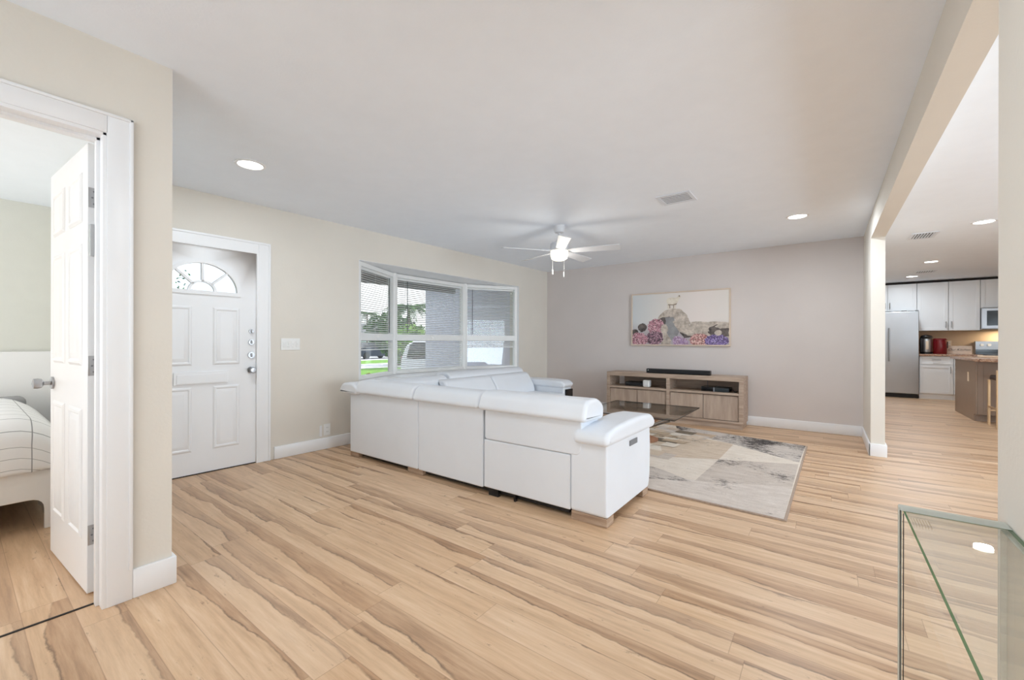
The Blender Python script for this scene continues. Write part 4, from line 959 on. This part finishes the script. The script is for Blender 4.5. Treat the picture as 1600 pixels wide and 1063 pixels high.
b = new(); box(b, -2.275, -2.2, -.86, -.62, .85, 1.12, .03); box(b, -2.275, -2.2, .62, .86, .85, 1.12, .03); obj('tail_light', b, M['red'], car)
def frond(bm, base, az, ln, droop, w=.46):
    n_ = 9; pts = []
    for k in range(n_+1):
        u = k/n_; pts.append(Vector(base)+Vector((math.cos(az)*ln*u, math.sin(az)*ln*u, ln*(.45*u-droop*u*u))))
    side = Vector((-math.sin(az), math.cos(az), 0))
    for k in range(n_):
        for j in range(3):
            p = pts[k].lerp(pts[k+1], j/3); d = (pts[k+1]-pts[k]).normalized(); ww = w*ln*.5*(1-abs((k+j/3)/n_-.4)*1.3)
            for s in (-1, 1):
                tip = p+side*s*ww+d*ww*.5-Vector((0, 0, ww*.45)); q = p+d*ln*.035
                bm.faces.new([bm.verts.new(v) for v in (p, q, tip)])
def palm(x, y, h_, ln, n_, label):
    t = thing('palm_tree', label, 'tree', (x, y, GZ), 0, 'palm trees outside the window')
    b = new(); tube(b, [(0, 0, 0), (.05, .02, h_*.4), (0, .05, h_*.8), (.02, 0, h_)], ln*.055, 10); obj('trunk', b, M['bark'], t)
    b = new()
    for k in range(n_): frond(b, (0, 0, h_), 2*PI*k/n_+random.uniform(-.2, .2), ln*random.uniform(.8, 1.1), random.uniform(.3, 1.15))
    obj('fronds', b, M['leaf'], t, 0)
palm(-18.6, 15.3, 3.5, 1.5, 44, 'leafy palm standing beyond the white car'); palm(-43.2, 29.4, 4.8, 1.9, 22, 'distant palm seen through the left angled pane')
def bush(x, y, r, h_, mat, label, n_=700, kind='bush'):
    t = thing(kind, label, 'bush' if kind == 'bush' else 'tree', (x, y, GZ), 0, 'garden plants outside the window')
    b = new(); rod(b, (0, 0, 0), (0, 0, h_*.6), r*.07, 8); obj('stem', b, M['bark'], t); b = new()
    for k in range(n_):
        a, c, q = random.uniform(0, 2*PI), random.uniform(-1, 1), random.uniform(.5, 1)**.5
        s_ = math.sqrt(1-c*c); p = Vector((r*q*s_*math.cos(a), r*q*s_*math.sin(a), h_*.58+h_*.42*q*c)); lf = r*.16 if n_ != 901 else .06
        d = Vector((random.uniform(-1, 1), random.uniform(-1, 1), random.uniform(-.4, 1))).normalized(); e_ = d.orthogonal().normalized()
        b.faces.new([b.verts.new(v) for v in (p-e_*lf*.4, p+d*lf, p+e_*lf*.4, p-d*lf*.6)])
    obj('foliage', b, mat, t, 0)
bush(-15.6, 13.0, 1.15, 2.4, M['leafb'], 'rounded bright green bush beside the garage corner'); bush(-22.4, 17.6, 1.5, 3.2, M['leaf'], 'dark green bush behind the leafy palm')
bush(-37, 27.5, 2.2, 4.6, M['leaf'], 'dark tree near the distant palm', 600, 'tree'); bush(-14, 2.3, 1.75, 4.7, M['leaf'], 'sparse leafy tree seen through the door fanlight', 901, 'tree')
bush(-6.3, 4.35, .26, 1.06, M['yel'], 'small yellow leaved plant under the bay window', 160)
hs = thing('house', 'low grey house across the street behind the lawns', 'house', (-54, 34, GZ))
bx('walls', (-4, 3, -9, 9, 0, 2.7), M['stucco'], hs); b = new(); prism(b, [(-5, 2.7), (4, 2.7), (-.5, 4.2)], 'y', -10, 10); obj('roof', b, M['roofg'], hs, 0)
for y in (-6, -2, 3, 7): bx('window', (2.98, 3.05, y-.8, y+.8, .9, 2.1), M['blackgloss'], hs)
cr2 = thing('car', 'dark car parked across the street in the left pane', 'car', (-33.5, 23.5, GZ), PI/2)
b = new(); prism(b, rpoly([(-2.1, .25), (2.1, .25), (2.15, .75), (1.2, .92), (.6, 1.4), (-1.2, 1.42), (-1.9, .95), (-2.15, .8)], .12, 4), 'y', -.85, .85, .06, 3); obj('body', b, plain('dark_blue_car_paint', rgb(40, 46, 62), .25), cr2, 40, True)
for x in (-1.3, 1.3):
    for y in (-.78, .78): b = new(); cyl(b, (x, y, .31), .31, .2, 'y', 20); obj('wheel', b, M['black'], cr2)
